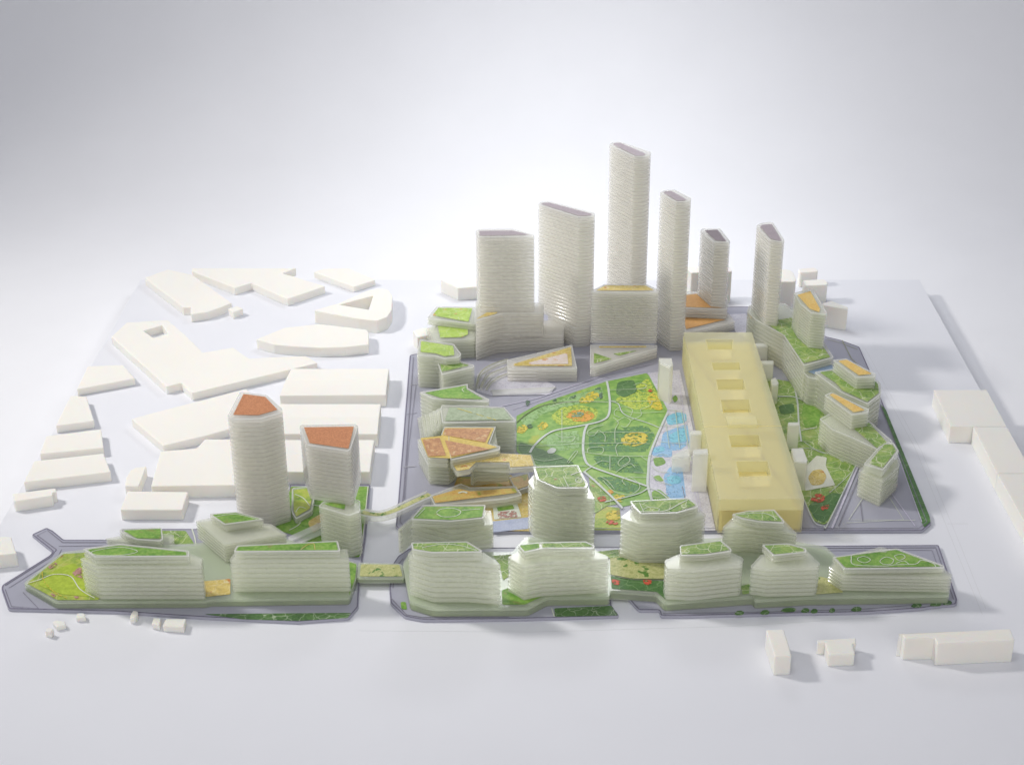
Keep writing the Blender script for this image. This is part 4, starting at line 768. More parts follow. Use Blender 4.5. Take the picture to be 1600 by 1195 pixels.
building('resin_tower', 'shorter milky tower with a four-sided copper roof', 'copper-roofed towers', **{'tiers': [([(-304.1, -127.8), (-302.3, -123.5), (-231.6, -121.8), (-228.5, -127.8), (-232.0, -188.3), (-235.5, -192.4), (-288.7, -176.8)], 68.0, 147.5, 14, 2)], 'roofs': [('copper', 148.0, [(-298.2, -129.6), (-234.3, -127.8), (-235.1, -185.1), (-285.4, -171.0)])], 'ribbons': [], 'mat': 'resin', 'cat': 'model tower'})
building('resin_building', 'milky building with a flat green roof and white circles next to the footbridge end', 'resin buildings in the near row', **{'tiers': [([(-172.9, -223.9), (-158.3, -202.6), (-105.9, -228.4), (-54.1, -213.3), (-57.4, -179.3), (-150.6, -173.0)], 17.0, 54.2, 5, 1.5), ([(-157.4, -220.9), (-145.2, -186.1), (-64.5, -186.1), (-66.0, -217.8), (-107.4, -225.4)], 54.2, 65.5, 2, 1.5)], 'roofs': [('lawn', 66.0, [(-154.5, -217.1), (-142.5, -190.0), (-66.8, -189.3), (-68.5, -214.0), (-107.6, -221.6)])], 'ribbons': [('white_print', 66.5, 0.9, [(-126.2, -204.1), (-120.2, -196.4), (-105.6, -194.8), (-95.5, -202.6), (-101.5, -213.3), (-117.6, -214.9), (-126.0, -207.2)], 'path'), ('white_print', 66.6, 0.8, [(-150.6, -215.0), (-141.4, -195.0)], 'path'), ('white_print', 66.6, 0.8, [(-94.0, -199.6), (-71.4, -196.5)], 'path')], 'mat': 'resin', 'cat': 'model building'})
building('resin_building', 'milky bent-front building with a pointed green roof, nearest the road gap', 'resin buildings in the near row', **{'tiers': [([(-154.8, -317.0), (-124.6, -333.6), (-82.1, -333.6), (-40.9, -339.1), (-63.0, -311.4), (-146.8, -298.7)], 17.0, 76.6, 8, 2.5), ([(-149.9, -313.4), (-82.7, -310.5), (-63.7, -330.9), (-65.2, -333.6), (-124.2, -335.0), (-147.4, -328.1)], 76.6, 90.1, 2, 1.5)], 'roofs': [('garden', 90.6, [(-147.2, -314.8), (-84.2, -312.7), (-67.5, -330.9), (-123.6, -332.2), (-145.6, -326.0)])], 'ribbons': [('white_print', 91.1, 0.8, [(-135.4, -324.1), (-113.0, -317.0), (-90.0, -319.9), (-70.5, -331.0)], 'path')], 'mat': 'resin', 'cat': 'model building'})
building('resin_building', 'milky wavy-front building with a narrow two-piece green roof, fourth in the near row', 'resin buildings in the near row', **{'tiers': [([(-35.5, -309.0), (-15.3, -328.4), (9.2, -320.1), (87.7, -313.2), (86.4, -306.1), (67.6, -292.0), (-20.2, -294.8)], 17.0, 67.7, 8, 2), ([(-22.4, -302.5), (4.6, -296.9), (59.6, -294.7), (70.8, -304.7), (69.1, -311.0), (9.2, -309.6), (-14.5, -318.7)], 67.7, 80.0, 2, 1.5)], 'roofs': [('lawn', 80.5, [(-20.0, -303.3), (3.1, -299.0), (3.8, -307.5), (-14.6, -315.9)]), ('garden', 80.5, [(6.2, -299.0), (58.7, -296.9), (67.8, -304.7), (7.7, -308.2)])], 'ribbons': [], 'mat': 'resin', 'cat': 'model building'})
building('resin_tower', 'milky mid-height tower with a green roof of pale plots beside the park corner', 'resin buildings in the near row', **{'tiers': [([(-11.5, -166.6), (-1.7, -143.7), (55.6, -133.8), (74.6, -210.9), (61.9, -207.8), (26.6, -203.1), (-4.9, -185.8)], 17.0, 89.4, 11, 2), ([(-4.1, -150.0), (53.6, -145.0), (65.3, -193.6), (63.5, -203.1), (25.7, -203.9), (-0.8, -180.9)], 89.4, 100.6, 2, 1.5)], 'roofs': [('garden', 101.1, [(-0.8, -152.4), (51.8, -149.1), (62.1, -193.6), (60.3, -199.2), (26.6, -199.2), (4.1, -180.9)])], 'ribbons': [('white_print', 101.6, 0.8, [(34.2, -174.5), (40.2, -200.1)], 'path'), ('pale_print', 101.6, 1.6, [(44.0, -171.3), (52.3, -164.8), (57.3, -161.5)], 'path'), ('white_print', 101.8, 1.0, [(50.3, -181.3), (56.8, -179.7), (57.4, -189.3), (50.9, -189.3), (50.3, -181.3)], 'path')], 'mat': 'resin', 'cat': 'model tower'})
building('resin_building', 'milky faceted building with a curving white path on its green roof', 'resin buildings in the near row', **{'tiers': [([(103.6, -232.4), (118.2, -212.5), (196.0, -197.0), (212.7, -224.8), (176.5, -247.4), (126.6, -247.4)], 17.0, 76.4, 9, 2), ([(117.3, -210.1), (191.9, -202.3), (202.3, -220.1), (201.9, -224.7), (174.5, -238.4), (129.1, -240.6), (119.8, -223.2)], 76.4, 85.7, 2, 1.5)], 'roofs': [('garden', 86.2, [(120.4, -211.6), (190.8, -205.4), (199.2, -219.3), (174.0, -234.6), (130.2, -236.1)])], 'ribbons': [('white_print', 86.8, 1.4, [(128.6, -235.6), (152.4, -235.6), (164.7, -231.1), (177.6, -218.8), (189.7, -208.0)], 'path'), ('white_print', 86.7, 0.7, [(129.1, -214.1), (133.3, -237.0)], 'path'), ('white_print', 86.7, 0.8, [(132.9, -230.9), (141.2, -224.8), (152.9, -229.4), (151.0, -234.0)], 'path')], 'mat': 'resin', 'cat': 'model building'})
building('resin_building', 'milky fan-shaped building with a green roof against the yellow block', 'resin buildings in the near row', **{'tiers': [([(233.1, -223.8), (250.7, -196.4), (310.9, -196.4), (326.5, -238.8), (294.6, -226.9), (267.2, -220.8)], 17.0, 56.1, 7, 2), ([(246.1, -210.2), (264.8, -202.5), (301.7, -198.6), (310.7, -226.9), (309.3, -231.4), (279.3, -228.4), (258.6, -220.9)], 56.1, 66.4, 2, 1.5)], 'roofs': [('garden', 66.9, [(249.3, -210.9), (265.3, -204.8), (300.1, -201.7), (307.6, -226.2), (279.9, -223.9), (260.6, -217.0)])], 'ribbons': [('white_print', 67.4, 0.9, [(253.1, -211.8), (276.3, -207.2), (292.0, -210.3), (301.6, -222.5)], 'path')], 'mat': 'resin', 'cat': 'model building'})
building('resin_building', 'milky squat building with a plain bright green roof in front of the faceted one', 'resin buildings in the near row', **{'tiers': [([(153.5, -309.0), (170.7, -296.4), (226.7, -280.7), (250.6, -303.4), (247.3, -318.8), (187.2, -329.8), (155.3, -327.0)], 17.0, 63.2, 7, 2.5), ([(173.8, -292.0), (224.8, -279.1), (235.8, -299.8), (235.3, -304.8), (201.3, -313.2), (172.8, -313.9)], 63.2, 72.3, 2, 1.5)], 'roofs': [('garden', 72.8, [(175.2, -294.1), (223.8, -282.0), (232.6, -300.5), (200.9, -309.7), (173.9, -310.4)])], 'ribbons': [], 'mat': 'resin', 'cat': 'model building'})
building('resin_building', 'milky narrow building with a triangular green roof next to the squat one', 'resin buildings in the near row', **{'tiers': [([(257.0, -316.1), (272.6, -290.8), (331.5, -282.3), (342.6, -310.5), (338.2, -318.8), (277.9, -321.6)], 17.0, 59.6, 7, 2), ([(273.9, -287.1), (307.0, -284.3), (326.4, -295.0), (326.6, -303.5), (284.7, -311.2)], 59.6, 70.6, 2, 1.5)], 'roofs': [('garden', 71.1, [(276.8, -288.6), (305.8, -287.1), (323.1, -296.4), (323.0, -302.1), (286.7, -307.7)])], 'ribbons': [], 'mat': 'resin', 'cat': 'model building'})
building('resin_building', 'milky low building with a kite-shaped green roof of white swirls at the row end', 'resin buildings in the near row', **{'tiers': [([(357.2, -288.4), (371.0, -307.9), (502.7, -312.1), (505.1, -305.2), (490.1, -275.6), (430.4, -242.3), (372.9, -269.9)], 17.0, 40.3, 5, 1.5), ([(362.4, -281.2), (445.7, -261.0), (495.3, -299.6), (494.8, -305.1), (372.7, -307.2)], 40.3, 48.7, 1, 1.5)], 'roofs': [('lawn', 49.2, [(366.9, -281.9), (444.2, -264.7), (491.1, -301.0), (375.0, -303.1)])], 'ribbons': [('white_print', 49.7, 1.0, [(385.3, -284.1), (389.2, -275.6), (411.5, -269.8), (431.2, -269.8)], 'path'), ('white_print', 49.7, 1.0, [(385.3, -284.1), (386.6, -298.3), (421.1, -301.1), (437.2, -298.3), (460.8, -296.9), (470.5, -288.4), (482.9, -295.5), (484.5, -302.5)], 'path'), ('white_print', 49.8, 0.8, [(393.1, -284.3), (401.7, -280.0), (408.2, -287.1), (400.6, -294.2), (393.6, -290.0), (393.1, -284.3)], 'path'), ('white_print', 49.8, 0.8, [(419.3, -290.0), (428.1, -281.4), (436.3, -287.1), (431.2, -297.0), (421.9, -297.0), (419.3, -290.0)], 'path'), ('white_print', 49.8, 0.8, [(439.6, -278.6), (449.6, -275.7), (451.3, -282.9), (442.3, -288.6), (439.6, -278.6)], 'path'), ('white_print', 49.8, 0.8, [(437.7, -295.6), (448.2, -290.0), (453.0, -297.0)], 'path')], 'mat': 'resin', 'cat': 'model building'})
building('resin_building', 'milky two-step podium with a curved front under the widest far tower', 'resin towers at the far end', **{'tiers': [([(-96.9, 359.2), (-63.9, 385.7), (-18.6, 393.0), (44.4, 395.4), (45.9, 422.5), (44.3, 452.7), (-100.2, 452.7)], 4.0, 33.7, 5, 2), ([(-96.2, 358.6), (-77.3, 370.8), (-54.2, 386.9), (11.3, 388.2), (12.5, 428.5), (-98.8, 433.7)], 33.7, 74.4, 6, 1.5)], 'roofs': [('ochre', 74.9, [(-95.4, 365.9), (-79.9, 390.6), (-61.5, 393.1), (-65.4, 385.7)])], 'ribbons': [], 'mat': 'resin', 'cat': 'model building'})
building('resin_tower', 'widest far tower with a mauve roof, at the end of the far row', 'resin towers at the far end', **{'tiers': [([(-96.4, 415.1), (-91.2, 426.2), (-36.5, 427.6), (-3.0, 401.3), (-3.0, 393.1), (-90.2, 393.1)], 74.4, 202.8, 21, 1.5)], 'roofs': [('mauve', 203.3, [(-90.5, 419.2), (-37.4, 420.6), (-11.1, 402.7), (-88.8, 398.6)])], 'ribbons': [], 'mat': 'resin', 'cat': 'model tower'})
building('resin_building', 'milky white podium block with bright floor edges under the second far tower', 'resin towers at the far end', **{'tiers': [([(17.9, 457.6), (62.2, 407.3), (86.2, 412.2), (98.0, 452.5), (49.2, 496.4)], 4.0, 39.6, 6, 1.5)], 'roofs': [], 'ribbons': [], 'mat': 'resin', 'cat': 'model building'})
building('resin_tower', 'second far tower with a long slanted mauve roof', 'resin towers at the far end', **{'tiers': [([(2.0, 469.7), (8.2, 480.0), (20.6, 483.0), (92.9, 429.2), (91.5, 417.9), (83.3, 412.2), (67.2, 410.8)], 39.6, 228.5, 31, 2)], 'roofs': [('mauve', 229.0, [(7.2, 471.2), (12.3, 477.0), (21.6, 477.0), (87.8, 426.4), (83.5, 419.3), (67.4, 417.9)])], 'ribbons': [], 'mat': 'resin', 'cat': 'model tower'})
building('resin_tower', 'tallest far tower with a slanted mauve roof', 'resin towers at the far end', **{'tiers': [([(117.9, 544.9), (125.2, 558.2), (136.8, 559.8), (183.9, 506.0), (181.5, 493.2), (171.8, 485.3), (155.6, 485.3)], 4.0, 303.0, 50, 2)], 'roofs': [('mauve', 303.5, [(124.3, 548.2), (128.2, 554.8), (136.5, 554.8), (174.3, 499.6), (170.1, 490.1), (157.9, 490.1)])], 'ribbons': [], 'mat': 'resin', 'cat': 'model tower'})
building('resin_building', 'milky wedge building with two triangular roof gardens facing the park corner', 'resin towers at the far end', **{'tiers': [([(86.6, 381.7), (194.7, 379.3), (193.8, 367.4), (92.1, 300.1), (84.2, 302.4)], 4.0, 21.9, 3, 1.5)], 'roofs': [('garden', 22.4, [(91.8, 350.8), (119.4, 329.9), (90.5, 313.7)]), ('garden', 22.4, [(122.2, 348.5), (161.6, 360.3), (132.1, 341.5)]), ('ochre', 22.4, [(100.8, 375.7), (177.0, 376.9), (176.7, 372.1), (100.6, 370.9)])], 'ribbons': [], 'mat': 'resin', 'cat': 'model building'})
building('resin_tower', 'broad milky block with a yellow chamfered roof in front of the tallest tower', 'resin towers at the far end', **{'tiers': [([(87.6, 392.8), (108.9, 418.5), (176.8, 418.5), (194.7, 395.3), (194.0, 385.1), (87.4, 386.4)], 21.9, 111.4, 20, 1.2)], 'roofs': [('ochre', 111.9, [(94.8, 394.0), (110.8, 414.6), (174.5, 414.6), (187.5, 395.3)])], 'ribbons': [], 'mat': 'resin', 'cat': 'model tower'})
building('resin_tower', 'slim far tower with a mauve roof next to the tallest tower', 'resin towers at the far end', **{'tiers': [([(193.8, 435.7), (202.1, 446.0), (218.5, 449.0), (241.3, 409.6), (240.0, 400.9), (232.1, 395.2), (216.1, 393.8)], 4.0, 260.3, 43, 1.5)], 'roofs': [('mauve', 260.8, [(199.9, 437.2), (203.9, 443.1), (214.0, 443.1), (233.4, 405.2), (230.6, 400.9), (218.6, 399.5)])], 'ribbons': [], 'mat': 'resin', 'cat': 'model tower'})
building('resin_building', 'milky podium with two orange terraces under the short dark-roofed tower', 'resin towers at the far end', **{'tiers': [([(239.2, 431.3), (276.3, 446.3), (316.5, 466.5), (331.4, 476.7), (323.7, 513.1), (246.4, 518.3)], 4.0, 20.4, 4, 1.5), ([(243.3, 489.6), (317.4, 484.4), (323.6, 521.3), (308.1, 559.2), (249.1, 559.2)], 20.4, 38.0, 3, 1.5)], 'roofs': [('orange', 20.9, [(246.3, 490.9), (316.1, 483.2), (246.7, 445.0)]), ('orange', 38.5, [(249.9, 542.8), (272.3, 549.6), (290.1, 498.8), (309.6, 490.9), (245.9, 494.9)])], 'ribbons': [], 'mat': 'resin', 'cat': 'model building'})
building('resin_tower', 'short far tower with a dark mauve roof above the orange terraces', 'resin towers at the far end', **{'tiers': [([(272.9, 545.2), (278.0, 554.0), (306.9, 554.0), (317.6, 496.3), (314.9, 490.6), (291.1, 493.4)], 38.0, 154.3, 21, 1)], 'roofs': [('mauve_dark', 154.8, [(280.5, 546.6), (302.1, 549.6), (311.5, 497.7), (294.1, 501.9)])], 'ribbons': [], 'mat': 'resin', 'cat': 'model tower'})
building('resin_building', 'milky stepped building with a green roof under the outermost far tower', 'resin terraced buildings behind the yellow block', **{'tiers': [([(340.9, 417.8), (346.8, 440.7), (405.7, 451.0), (425.7, 410.2), (446.8, 299.2), (452.8, 246.9), (402.7, 218.2), (387.2, 327.3), (363.8, 363.3), (350.3, 385.3)], 4.0, 64.4, 9, 2)], 'roofs': [('garden', 64.9, [(365.4, 375.5), (407.7, 392.7), (422.0, 385.3), (443.4, 278.5), (447.4, 249.1), (403.7, 228.0), (388.9, 324.9)])], 'ribbons': [], 'mat': 'resin', 'cat': 'model building'})
building('resin_tower', 'outermost far tower with a mauve roof above the garden behind the yellow block', 'resin towers at the far end', **{'tiers': [([(347.9, 426.2), (357.1, 438.8), (369.9, 443.1), (376.6, 440.2), (384.2, 364.6), (380.3, 357.9), (362.4, 364.6)], 64.4, 208.2, 27, 1.5)], 'roofs': [('mauve', 208.7, [(353.8, 424.8), (358.2, 431.8), (373.8, 434.6), (379.5, 365.9), (376.1, 363.3), (363.5, 372.7)])], 'ribbons': [], 'mat': 'resin', 'cat': 'model tower'})
building('resin_tower', 'short tower with an orange roof standing in the green roof garden', 'resin terraced buildings behind the yellow block', **{'tiers': [([(402.8, 353.9), (430.6, 371.5), (435.8, 366.5), (442.8, 280.7), (440.6, 273.7), (418.2, 279.6), (406.8, 314.4)], 64.4, 123.9, 13, 1)], 'roofs': [('orange_yellow', 124.4, [(407.8, 347.6), (430.2, 362.7), (434.6, 293.9), (431.4, 283.1), (418.8, 296.3)])], 'ribbons': [], 'mat': 'resin', 'cat': 'model tower'})
building('resin_building', 'low milky link with a blue terrace between two stepped buildings', 'resin terraced buildings behind the yellow block', **{'tiers': [([(402.3, 227.7), (452.3, 254.2), (465.3, 227.7), (423.6, 197.5), (407.6, 206.1)], 4.0, 51.1, 7, 1)], 'roofs': [('blue_terrace', 51.6, [(410.6, 225.5), (450.5, 249.7), (453.2, 236.5), (422.5, 214.7)])], 'ribbons': [], 'mat': 'resin', 'cat': 'model building'})
building('resin_building', 'milky stepped building with a green roof garden around a small penthouse', 'resin terraced buildings behind the yellow block', **{'tiers': [([(416.8, 207.3), (448.4, 218.1), (485.3, 198.7), (504.5, 183.7), (509.2, 169.0), (503.6, 135.9), (477.9, 103.6), (444.9, 142.0)], 4.0, 59.1, 8, 2)], 'roofs': [('garden', 59.6, [(425.4, 207.3), (447.5, 212.7), (501.9, 180.6), (505.0, 166.9), (500.7, 139.9), (478.5, 111.6), (448.8, 148.2), (442.7, 173.2)])], 'ribbons': [], 'mat': 'resin', 'cat': 'model building'})
building('resin_building', 'small milky penthouse box with an orange roof on the green roof garden', 'resin terraced buildings behind the yellow block', **{'tiers': [([(443.1, 207.9), (463.9, 212.3), (499.0, 160.7), (496.4, 152.3), (467.8, 149.2)], 59.1, 79.1, 4, 1)], 'roofs': [('orange_yellow', 79.6, [(451.1, 204.7), (464.3, 209.0), (492.6, 161.8), (473.1, 157.6)])], 'ribbons': [], 'mat': 'resin', 'cat': 'model building'})
building('resin_building', 'milky fanned building with a narrow orange roof beside the garden behind the yellow block', 'resin terraced buildings behind the yellow block', **{'tiers': [([(405.4, 82.1), (427.0, 101.7), (475.8, 76.3), (497.4, 15.8), (489.2, -2.5), (472.7, -9.7), (441.3, 27.0), (418.2, 49.5)], 4.0, 46.5, 8, 1.5)], 'roofs': [('garden', 47.0, [(448.5, 57.1), (474.7, 70.5), (488.6, 12.2), (471.5, -2.5)])], 'ribbons': [], 'mat': 'resin', 'cat': 'model building'})
building('resin_building', 'narrow milky upper block with an orange strip roof on the fanned building', 'resin terraced buildings behind the yellow block', **{'tiers': [([(415.4, 110.4), (427.1, 119.5), (471.7, 66.9), (469.0, 57.2), (444.1, 49.5)], 46.5, 70.1, 5, 1)], 'roofs': [('orange_yellow', 70.6, [(423.1, 112.4), (430.3, 116.5), (465.0, 64.9), (448.4, 58.1)])], 'ribbons': [], 'mat': 'resin', 'cat': 'model building'})
building('resin_building', 'milky leaning block with a green roof at the corner of the large plate', 'resin terraced buildings behind the yellow block', **{'tiers': [([(435.1, -61.7), (472.5, -6.9), (497.0, 0.3), (497.6, -35.5), (492.1, -49.6), (461.4, -90.7)], 4.0, 45.0, 7, 2), ([(439.5, -68.5), (469.4, -20.9), (484.6, -6.4), (492.7, -10.0), (494.9, -31.6), (463.1, -84.0)], 45.0, 57.8, 1, 1.5)], 'roofs': [('garden', 58.3, [(447.9, -65.1), (479.0, -12.8), (489.3, -13.7), (491.1, -30.8), (463.6, -77.1)])], 'ribbons': [], 'mat': 'resin', 'cat': 'model building'})
building('resin_building', 'milky terraced building with two speckled green roofs, farthest along the park', 'resin terraced buildings down the long side of the park', **{'tiers': [([(-178.5, 408.3), (-155.4, 443.3), (-99.8, 443.3), (-97.2, 369.3), (-161.1, 359.8)], 4.0, 38, 6, 1.5), ([(-177.9, 422.0), (-164.9, 467.9), (-100.4, 467.9), (-98.1, 399.6), (-110.5, 402.0)], 38, 50.0, 2, 1.5)], 'roofs': [('lime', 38.5, [(-160.3, 418.2), (-111.3, 415.7), (-110.2, 386.3), (-119.0, 376.6), (-153.8, 374.1)]), ('lime', 50.5, [(-169.3, 434.6), (-161.5, 464.0), (-105.5, 462.7), (-109.8, 409.5)])], 'ribbons': [], 'mat': 'resin', 'cat': 'model building'})
building('resin_building', 'milky building with a lime green roof, second along the park', 'resin terraced buildings down the long side of the park', **{'tiers': [([(-183.5, 264.7), (-182.4, 322.2), (-128.5, 305.9), (-115.0, 269.2), (-117.5, 257.9), (-140.7, 253.5), (-154.9, 262.4)], 4.0, 59.1, 9, 2)], 'roofs': [('lime', 59.6, [(-178.5, 278.3), (-180.0, 316.4), (-129.2, 298.9), (-125.7, 266.9), (-140.2, 262.4), (-154.5, 272.6)])], 'ribbons': [], 'mat': 'resin', 'cat': 'model building'})
building('resin_building', 'milky low building with a pointed green roof, third along the park', 'resin terraced buildings down the long side of the park', **{'tiers': [([(-152.6, 267.1), (-127.4, 275.0), (-94.6, 256.0), (-94.9, 249.3), (-143.3, 223.0)], 4.0, 46.9, 7, 1.5)], 'roofs': [('garden', 47.4, [(-147.4, 262.7), (-127.1, 269.4), (-102.9, 256.0), (-143.9, 233.9)])], 'ribbons': [], 'mat': 'resin', 'cat': 'model building'})
building('resin_building', 'milky building with a dart-shaped green roof, fourth along the park', 'resin terraced buildings down the long side of the park', **{'tiers': [([(-173.0, 161.3), (-102.2, 188.5), (-101.7, 174.8), (-68.4, 137.7), (-69.2, 131.6), (-138.7, 137.7), (-153.0, 141.7)], 4.0, 48.7, 7, 1)], 'roofs': [('lawn', 49.2, [(-164.5, 160.2), (-104.9, 183.2), (-103.4, 170.6), (-77.8, 139.7), (-139.0, 143.8)])], 'ribbons': [('white_print', 49.7, 0.8, [(-106.9, 162.4), (-110.1, 170.7), (-105.6, 177.0)], 'path')], 'mat': 'resin', 'cat': 'model building'})
building('resin_building', 'milky building with a grey-green roof and red dots, fifth along the park', 'resin terraced buildings down the long side of the park', **{'tiers': [([(-176.5, 152.5), (-140.6, 172.8), (-137.0, 104.9), (-167.2, 83.7)], 4.0, 12.1, 1, 0.6), ([(-169.9, 142.4), (-139.7, 159.8), (-136.2, 95.0), (-161.4, 76.9)], 12.1, 20.3, 1, 0.6), ([(-163.3, 132.3), (-138.8, 146.8), (-135.5, 85.1), (-155.5, 70.1)], 20.3, 28.4, 1, 0.6), ([(-156.8, 122.1), (-137.8, 133.7), (-134.7, 75.1), (-149.8, 63.2)], 28.4, 36.6, 1, 0.6), ([(-150.4, 111.8), (-136.9, 120.6), (-133.9, 65.0), (-144.0, 56.2)], 36.6, 44.7, 1, 0.6), ([(-144.0, 101.6), (-136.0, 107.5), (-133.2, 54.9), (-138.3, 49.1)], 44.7, 52.9, 1, 0.6), ([(-136.7, 104.7), (-46.1, 98.8), (-37.5, 78.1), (-29.0, 60.7), (-29.0, 54.0), (-132.9, 51.1), (-137.8, 91.8)], 4.0, 56.9, 9, 1.5)], 'roofs': [('grey_green', 57.4, [(-125.2, 97.8), (-46.9, 94.8), (-40.2, 76.2), (-33.6, 60.7), (-129.6, 57.8)])], 'ribbons': [('yellow_print', 57.9, 1.0, [(-113.1, 93.9), (-57.1, 58.8)], 'path')], 'mat': 'resin', 'cat': 'model building'})
building('resin_building', 'milky building with three rust-brown roof panels in yellow frames', 'resin terraced buildings down the long side of the park', **{'tiers': [([(-166.8, 25.7), (-135.1, 36.9), (-103.2, 7.3), (-106.1, -9.1), (-119.9, -33.2), (-148.1, -30.6)], 4.0, 45.2, 7, 1), ([(-164.6, 0.1), (-133.2, 9.3), (-121.7, -7.2), (-119.2, -57.2), (-146.1, -55.4)], 45.3, 59.3, 2, 1), ([(-132.4, 11.2), (-129.2, 33.6), (-56.5, 34.5), (-64.2, -14.5), (-49.1, -21.7), (-49.8, -31.5), (-115.6, -59.8), (-120.4, -25.3), (-122.0, 7.5)], 45.3, 59.3, 2, 0.5)], 'roofs': [('frame_yellow', 59.8, [(-160.3, 1.9), (-131.8, 8.4), (-128.2, 31.7), (-59.2, 31.7), (-67.7, -14.5), (-53.5, -23.5), (-116.8, -54.5), (-146.4, -51.0)]), ('rust', 60.4, [(-157.2, -3.7), (-133.7, 1.8), (-122.3, -47.7), (-146.4, -50.3)]), ('rust', 60.4, [(-126.3, -4.6), (-62.9, -29.9), (-115.2, -50.3)]), ('rust', 60.4, [(-128.0, 28.7), (-62.7, 28.7), (-70.5, -11.0), (-128.8, 10.1)])], 'ribbons': [], 'mat': 'resin', 'cat': 'model building'})
building('resin_building', 'milky low building with a yellow speckled roof under the rust-brown panels', 'resin terraced buildings down the long side of the park', **{'tiers': [([(-116.4, -50.0), (-64.2, -18.1), (-6.1, -24.4), (0.4, -57.0), (-3.5, -62.2), (-35.4, -65.6), (-38.2, -51.7), (-80.7, -51.7), (-88.7, -69.1), (-107.4, -75.9)], 41.2, 49.2, 1, 1.5), ([(-88.9, -46.5), (-81.4, -34.2), (-37.7, -34.2), (-37.0, -21.8), (-68.9, -14.7), (-87.9, -25.4)], 10.0, 41.2, 6, 2)], 'roofs': [('ochre', 49.7, [(-113.8, -50.0), (-63.3, -21.7), (-7.9, -27.9), (-3.5, -57.0), (-35.5, -60.4), (-36.5, -46.5), (-81.8, -46.5), (-90.6, -65.6), (-106.7, -70.8)])], 'ribbons': [], 'mat': 'resin', 'cat': 'model building'})
building('resin_building', 'low milky step with an orange top behind the mid-height tower', 'resin terraced buildings down the long side of the park', **{'tiers': [([(-38.0, -27.5), (-10.7, -13.4), (-5.2, -51.7), (-27.8, -65.4)], 4.0, 14, 1, 1)], 'roofs': [('orange_print_speckle', 14.5, [(-35.3, -31.0), (-12.4, -18.7), (-8.8, -48.3), (-27.0, -60.3)])], 'ribbons': [], 'mat': 'resin', 'cat': 'model building'})
building('resin_building', 'low milky terrace with an orange speckled top at the footbridge landing', 'resin terraced buildings down the long side of the park', **{'tiers': [([(-143.9, -83.8), (-103.1, -51.6), (-89.6, -61.9), (-27.9, -58.5), (-19.0, -82.2), (-41.2, -92.2), (-83.9, -100.4), (-135.6, -108.7)], 4.0, 18.0, 2, 1.5)], 'roofs': [('orange_print_speckle', 18.5, [(-139.5, -85.5), (-104.2, -65.3), (-89.2, -72.1), (-29.6, -63.6), (-25.9, -75.4), (-135.1, -102.1)])], 'ribbons': [('white_print', 19.2, 3, [(-105.4, -77.4), (-98.6, -74.1), (-93.3, -77.4)], 'path')], 'mat': 'resin', 'cat': 'model building'})
building('resin_building', 'milky triangular low building with an orange speckled roof at the park tip', 'resin towers at the far end', **{'tiers': [([(-46.3, 316.3), (57.5, 371.4), (63.7, 284.5), (-44.8, 284.5)], 4.0, 26.3, 4, 1)], 'roofs': [('ochre', 26.8, [(-35.0, 302.6), (55.3, 364.2), (55.9, 295.8), (-35.0, 295.8)]), ('blossom', 27.3, [(-12.0, 306.1), (48.7, 340.8), (50.0, 301.6), (-10.0, 299.3)])], 'ribbons': [], 'mat': 'resin', 'cat': 'model building'})
yellow_block('yellow_block','long pale yellow resin block with six square roof courtyards',**{'outline': [(233.9, 359.9), (342.7, 359.9), (347.9, -151.8), (237.3, -153.4)], 'z0': 4.0, 'z1': 54.8, 'holes': [[(266.7, 331.3), (308.9, 331.3), (304.0, 296.3), (266.3, 296.3)], [(267.5, 248.8), (309.6, 249.9), (308.6, 224.6), (267.9, 223.5)], [(268.6, 192.3), (308.8, 193.3), (308.6, 159.7), (267.9, 158.6)], [(268.3, 125.9), (309.4, 126.9), (308.2, 87.0), (267.8, 86.0)], [(267.8, 19.3), (309.9, 20.2), (310.0, -13.7), (268.4, -15.5)], [(270.1, -54.6), (312.7, -53.7), (312.6, -93.2), (269.8, -94.9)]], 'blocks': [([(269.3, 66.6), (312.1, 66.6), (311.7, 41.8), (269.4, 41.8)], 'raised')], 'seam': [(236.3, 44.6), (346.6, 46.5)]})
shaft('frosted_shaft', 'tall frosted shaft with a folded cap at the park plaza', 'small frosted shafts beside the yellow block', [(185.6, 242.0), (206.0, 242.0), (206.0, 217.7), (200.6, 209.0), (186.4, 226.5)], 4.0, 66.8)
shaft('frosted_shaft', 'frosted stepped shaft against the middle of the long yellow wall', 'small frosted shafts beside the yellow block', [(218.7, 62.6), (238.8, 62.6), (237.7, 51.2), (218.6, 51.2)], 4.0, 39.4)
shaft('frosted_shaft', 'frosted white block with a sloping top beside the printed pools', 'small frosted shafts beside the yellow block', [(189.5, 9.3), (215.3, 29.5), (215.0, 5.7), (189.8, 2.0)], 4.0, 29.7)
shaft('frosted_shaft', 'tallest frosted upright panel near the front corner of the yellow block', 'small frosted shafts beside the yellow block', [(213.2, -37.9), (233.5, -34.3), (233.0, -48.5), (212.1, -50.3)], 4.0, 64.3)
shaft('frosted_shaft', 'frosted shaft behind the yellow block, nearest the dark courtyard', 'small frosted shafts beside the yellow block', [(348.0, 366.9), (369.5, 366.9), (368.9, 355.0), (348.5, 355.0)], 4.0, 32.4)
shaft('frosted_shaft', 'frosted shaft behind the yellow block, second from the far end', 'small frosted shafts beside the yellow block', [(349.3, 298.1), (370.2, 298.1), (368.7, 286.7), (349.8, 286.7)], 4.0, 35.2)
shaft('frosted_shaft', 'thin rounded frosted shaft behind the yellow block', 'small frosted shafts beside the yellow block', [(355.8, 228.4), (364.4, 234.9), (366.9, 217.6), (364.7, 209.0), (355.1, 209.0)], 4.0, 37.7)
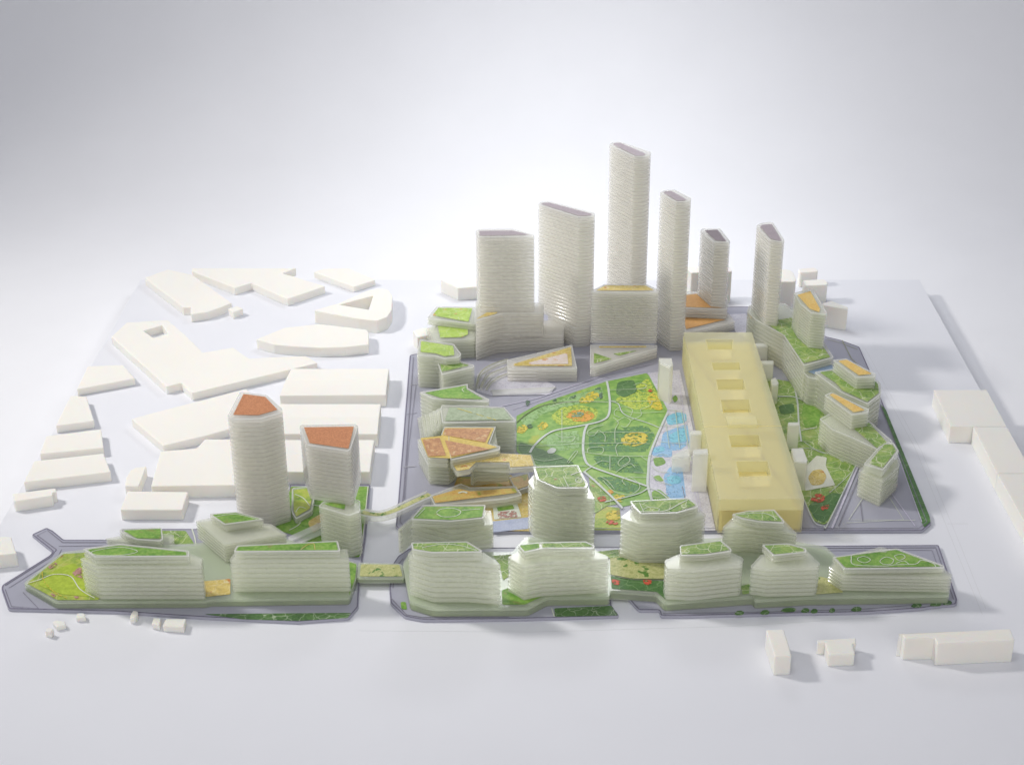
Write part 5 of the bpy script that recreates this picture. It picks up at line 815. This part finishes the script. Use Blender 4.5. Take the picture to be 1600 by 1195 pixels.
shaft('frosted_shaft', 'upright frosted shaft in the garden behind the yellow block', 'small frosted shafts beside the yellow block', [(359.8, 76.7), (376.8, 77.6), (375.7, 69.9), (358.7, 68.9)], 4.0, 44.8)
shaft('frosted_shaft', 'broad frosted shaft with a chamfered corner in the garden', 'small frosted shafts beside the yellow block', [(351.8, -7.7), (368.7, -6.8), (369.8, -39.8), (367.8, -46.9), (350.1, -43.4)], 4.0, 49.4)
curved_terrace('curved_terrace','low clear curved terraces and a flat wedge at the blunt park corner',None,[([(-91.9, 259.2), (-88.3, 299.1), (-74.0, 328.6), (-46.0, 351.8)], 5, 7), ([(-84.9, 254.9), (-78.0, 290.1), (-63.5, 312.6), (-45.6, 328.6)], 4, 5), ([(-76.9, 252.7), (-69.6, 276.8), (-58.1, 294.6), (-45.3, 308.1)], 4, 3.4)],[(-70.0, 252.3), (29.7, 262.1), (19.7, 245.8), (-66.6, 235.0)])
building('resin_building', 'low clear terrace with a garden top between the copper-roofed towers', 'resin buildings on the pointed plate', **{'tiers': [([(-333.6, -55.2), (-309.8, -50.0), (-299.6, -75.5), (-298.2, -113.6), (-317.2, -136.1), (-325.8, -116.8)], 4.0, 13, 2, 3)], 'roofs': [('meadow', 13.5, [(-330.2, -60.3), (-310.9, -55.2), (-302.8, -77.2), (-302.2, -108.7), (-317.5, -128.1), (-322.9, -113.6)])], 'ribbons': [('white_print', 14, 1.2, [(-326.8, -72.1), (-314.2, -82.2), (-303.0, -102.1)], 'path'), ('white_print', 14, 1.0, [(-319.6, -118.4), (-316.3, -105.4), (-307.3, -108.7)], 'path')], 'mat': 'resin', 'cat': 'model building'})
footbridge('footbridge','curved clear footbridge over the white road between two plates',[(-230.6, -123.2), (-218.3, -128.0), (-204.7, -128.8), (-191.7, -121.6), (-179.0, -110.2), (-165.5, -97.0), (-153.3, -85.4), (-143.5, -77.0)],16.0,16.9)
ramp('clear_ramp','folded clear acrylic ramp between the two copper-roofed towers',[(-323.0, -172.3), (-274.0, -137.7), (-267.0, -147.3), (-318.8, -184.6)],[(-320.0, -178.3), (-267.6, -144.0), (-261.4, -153.5), (-304.2, -184.4)])
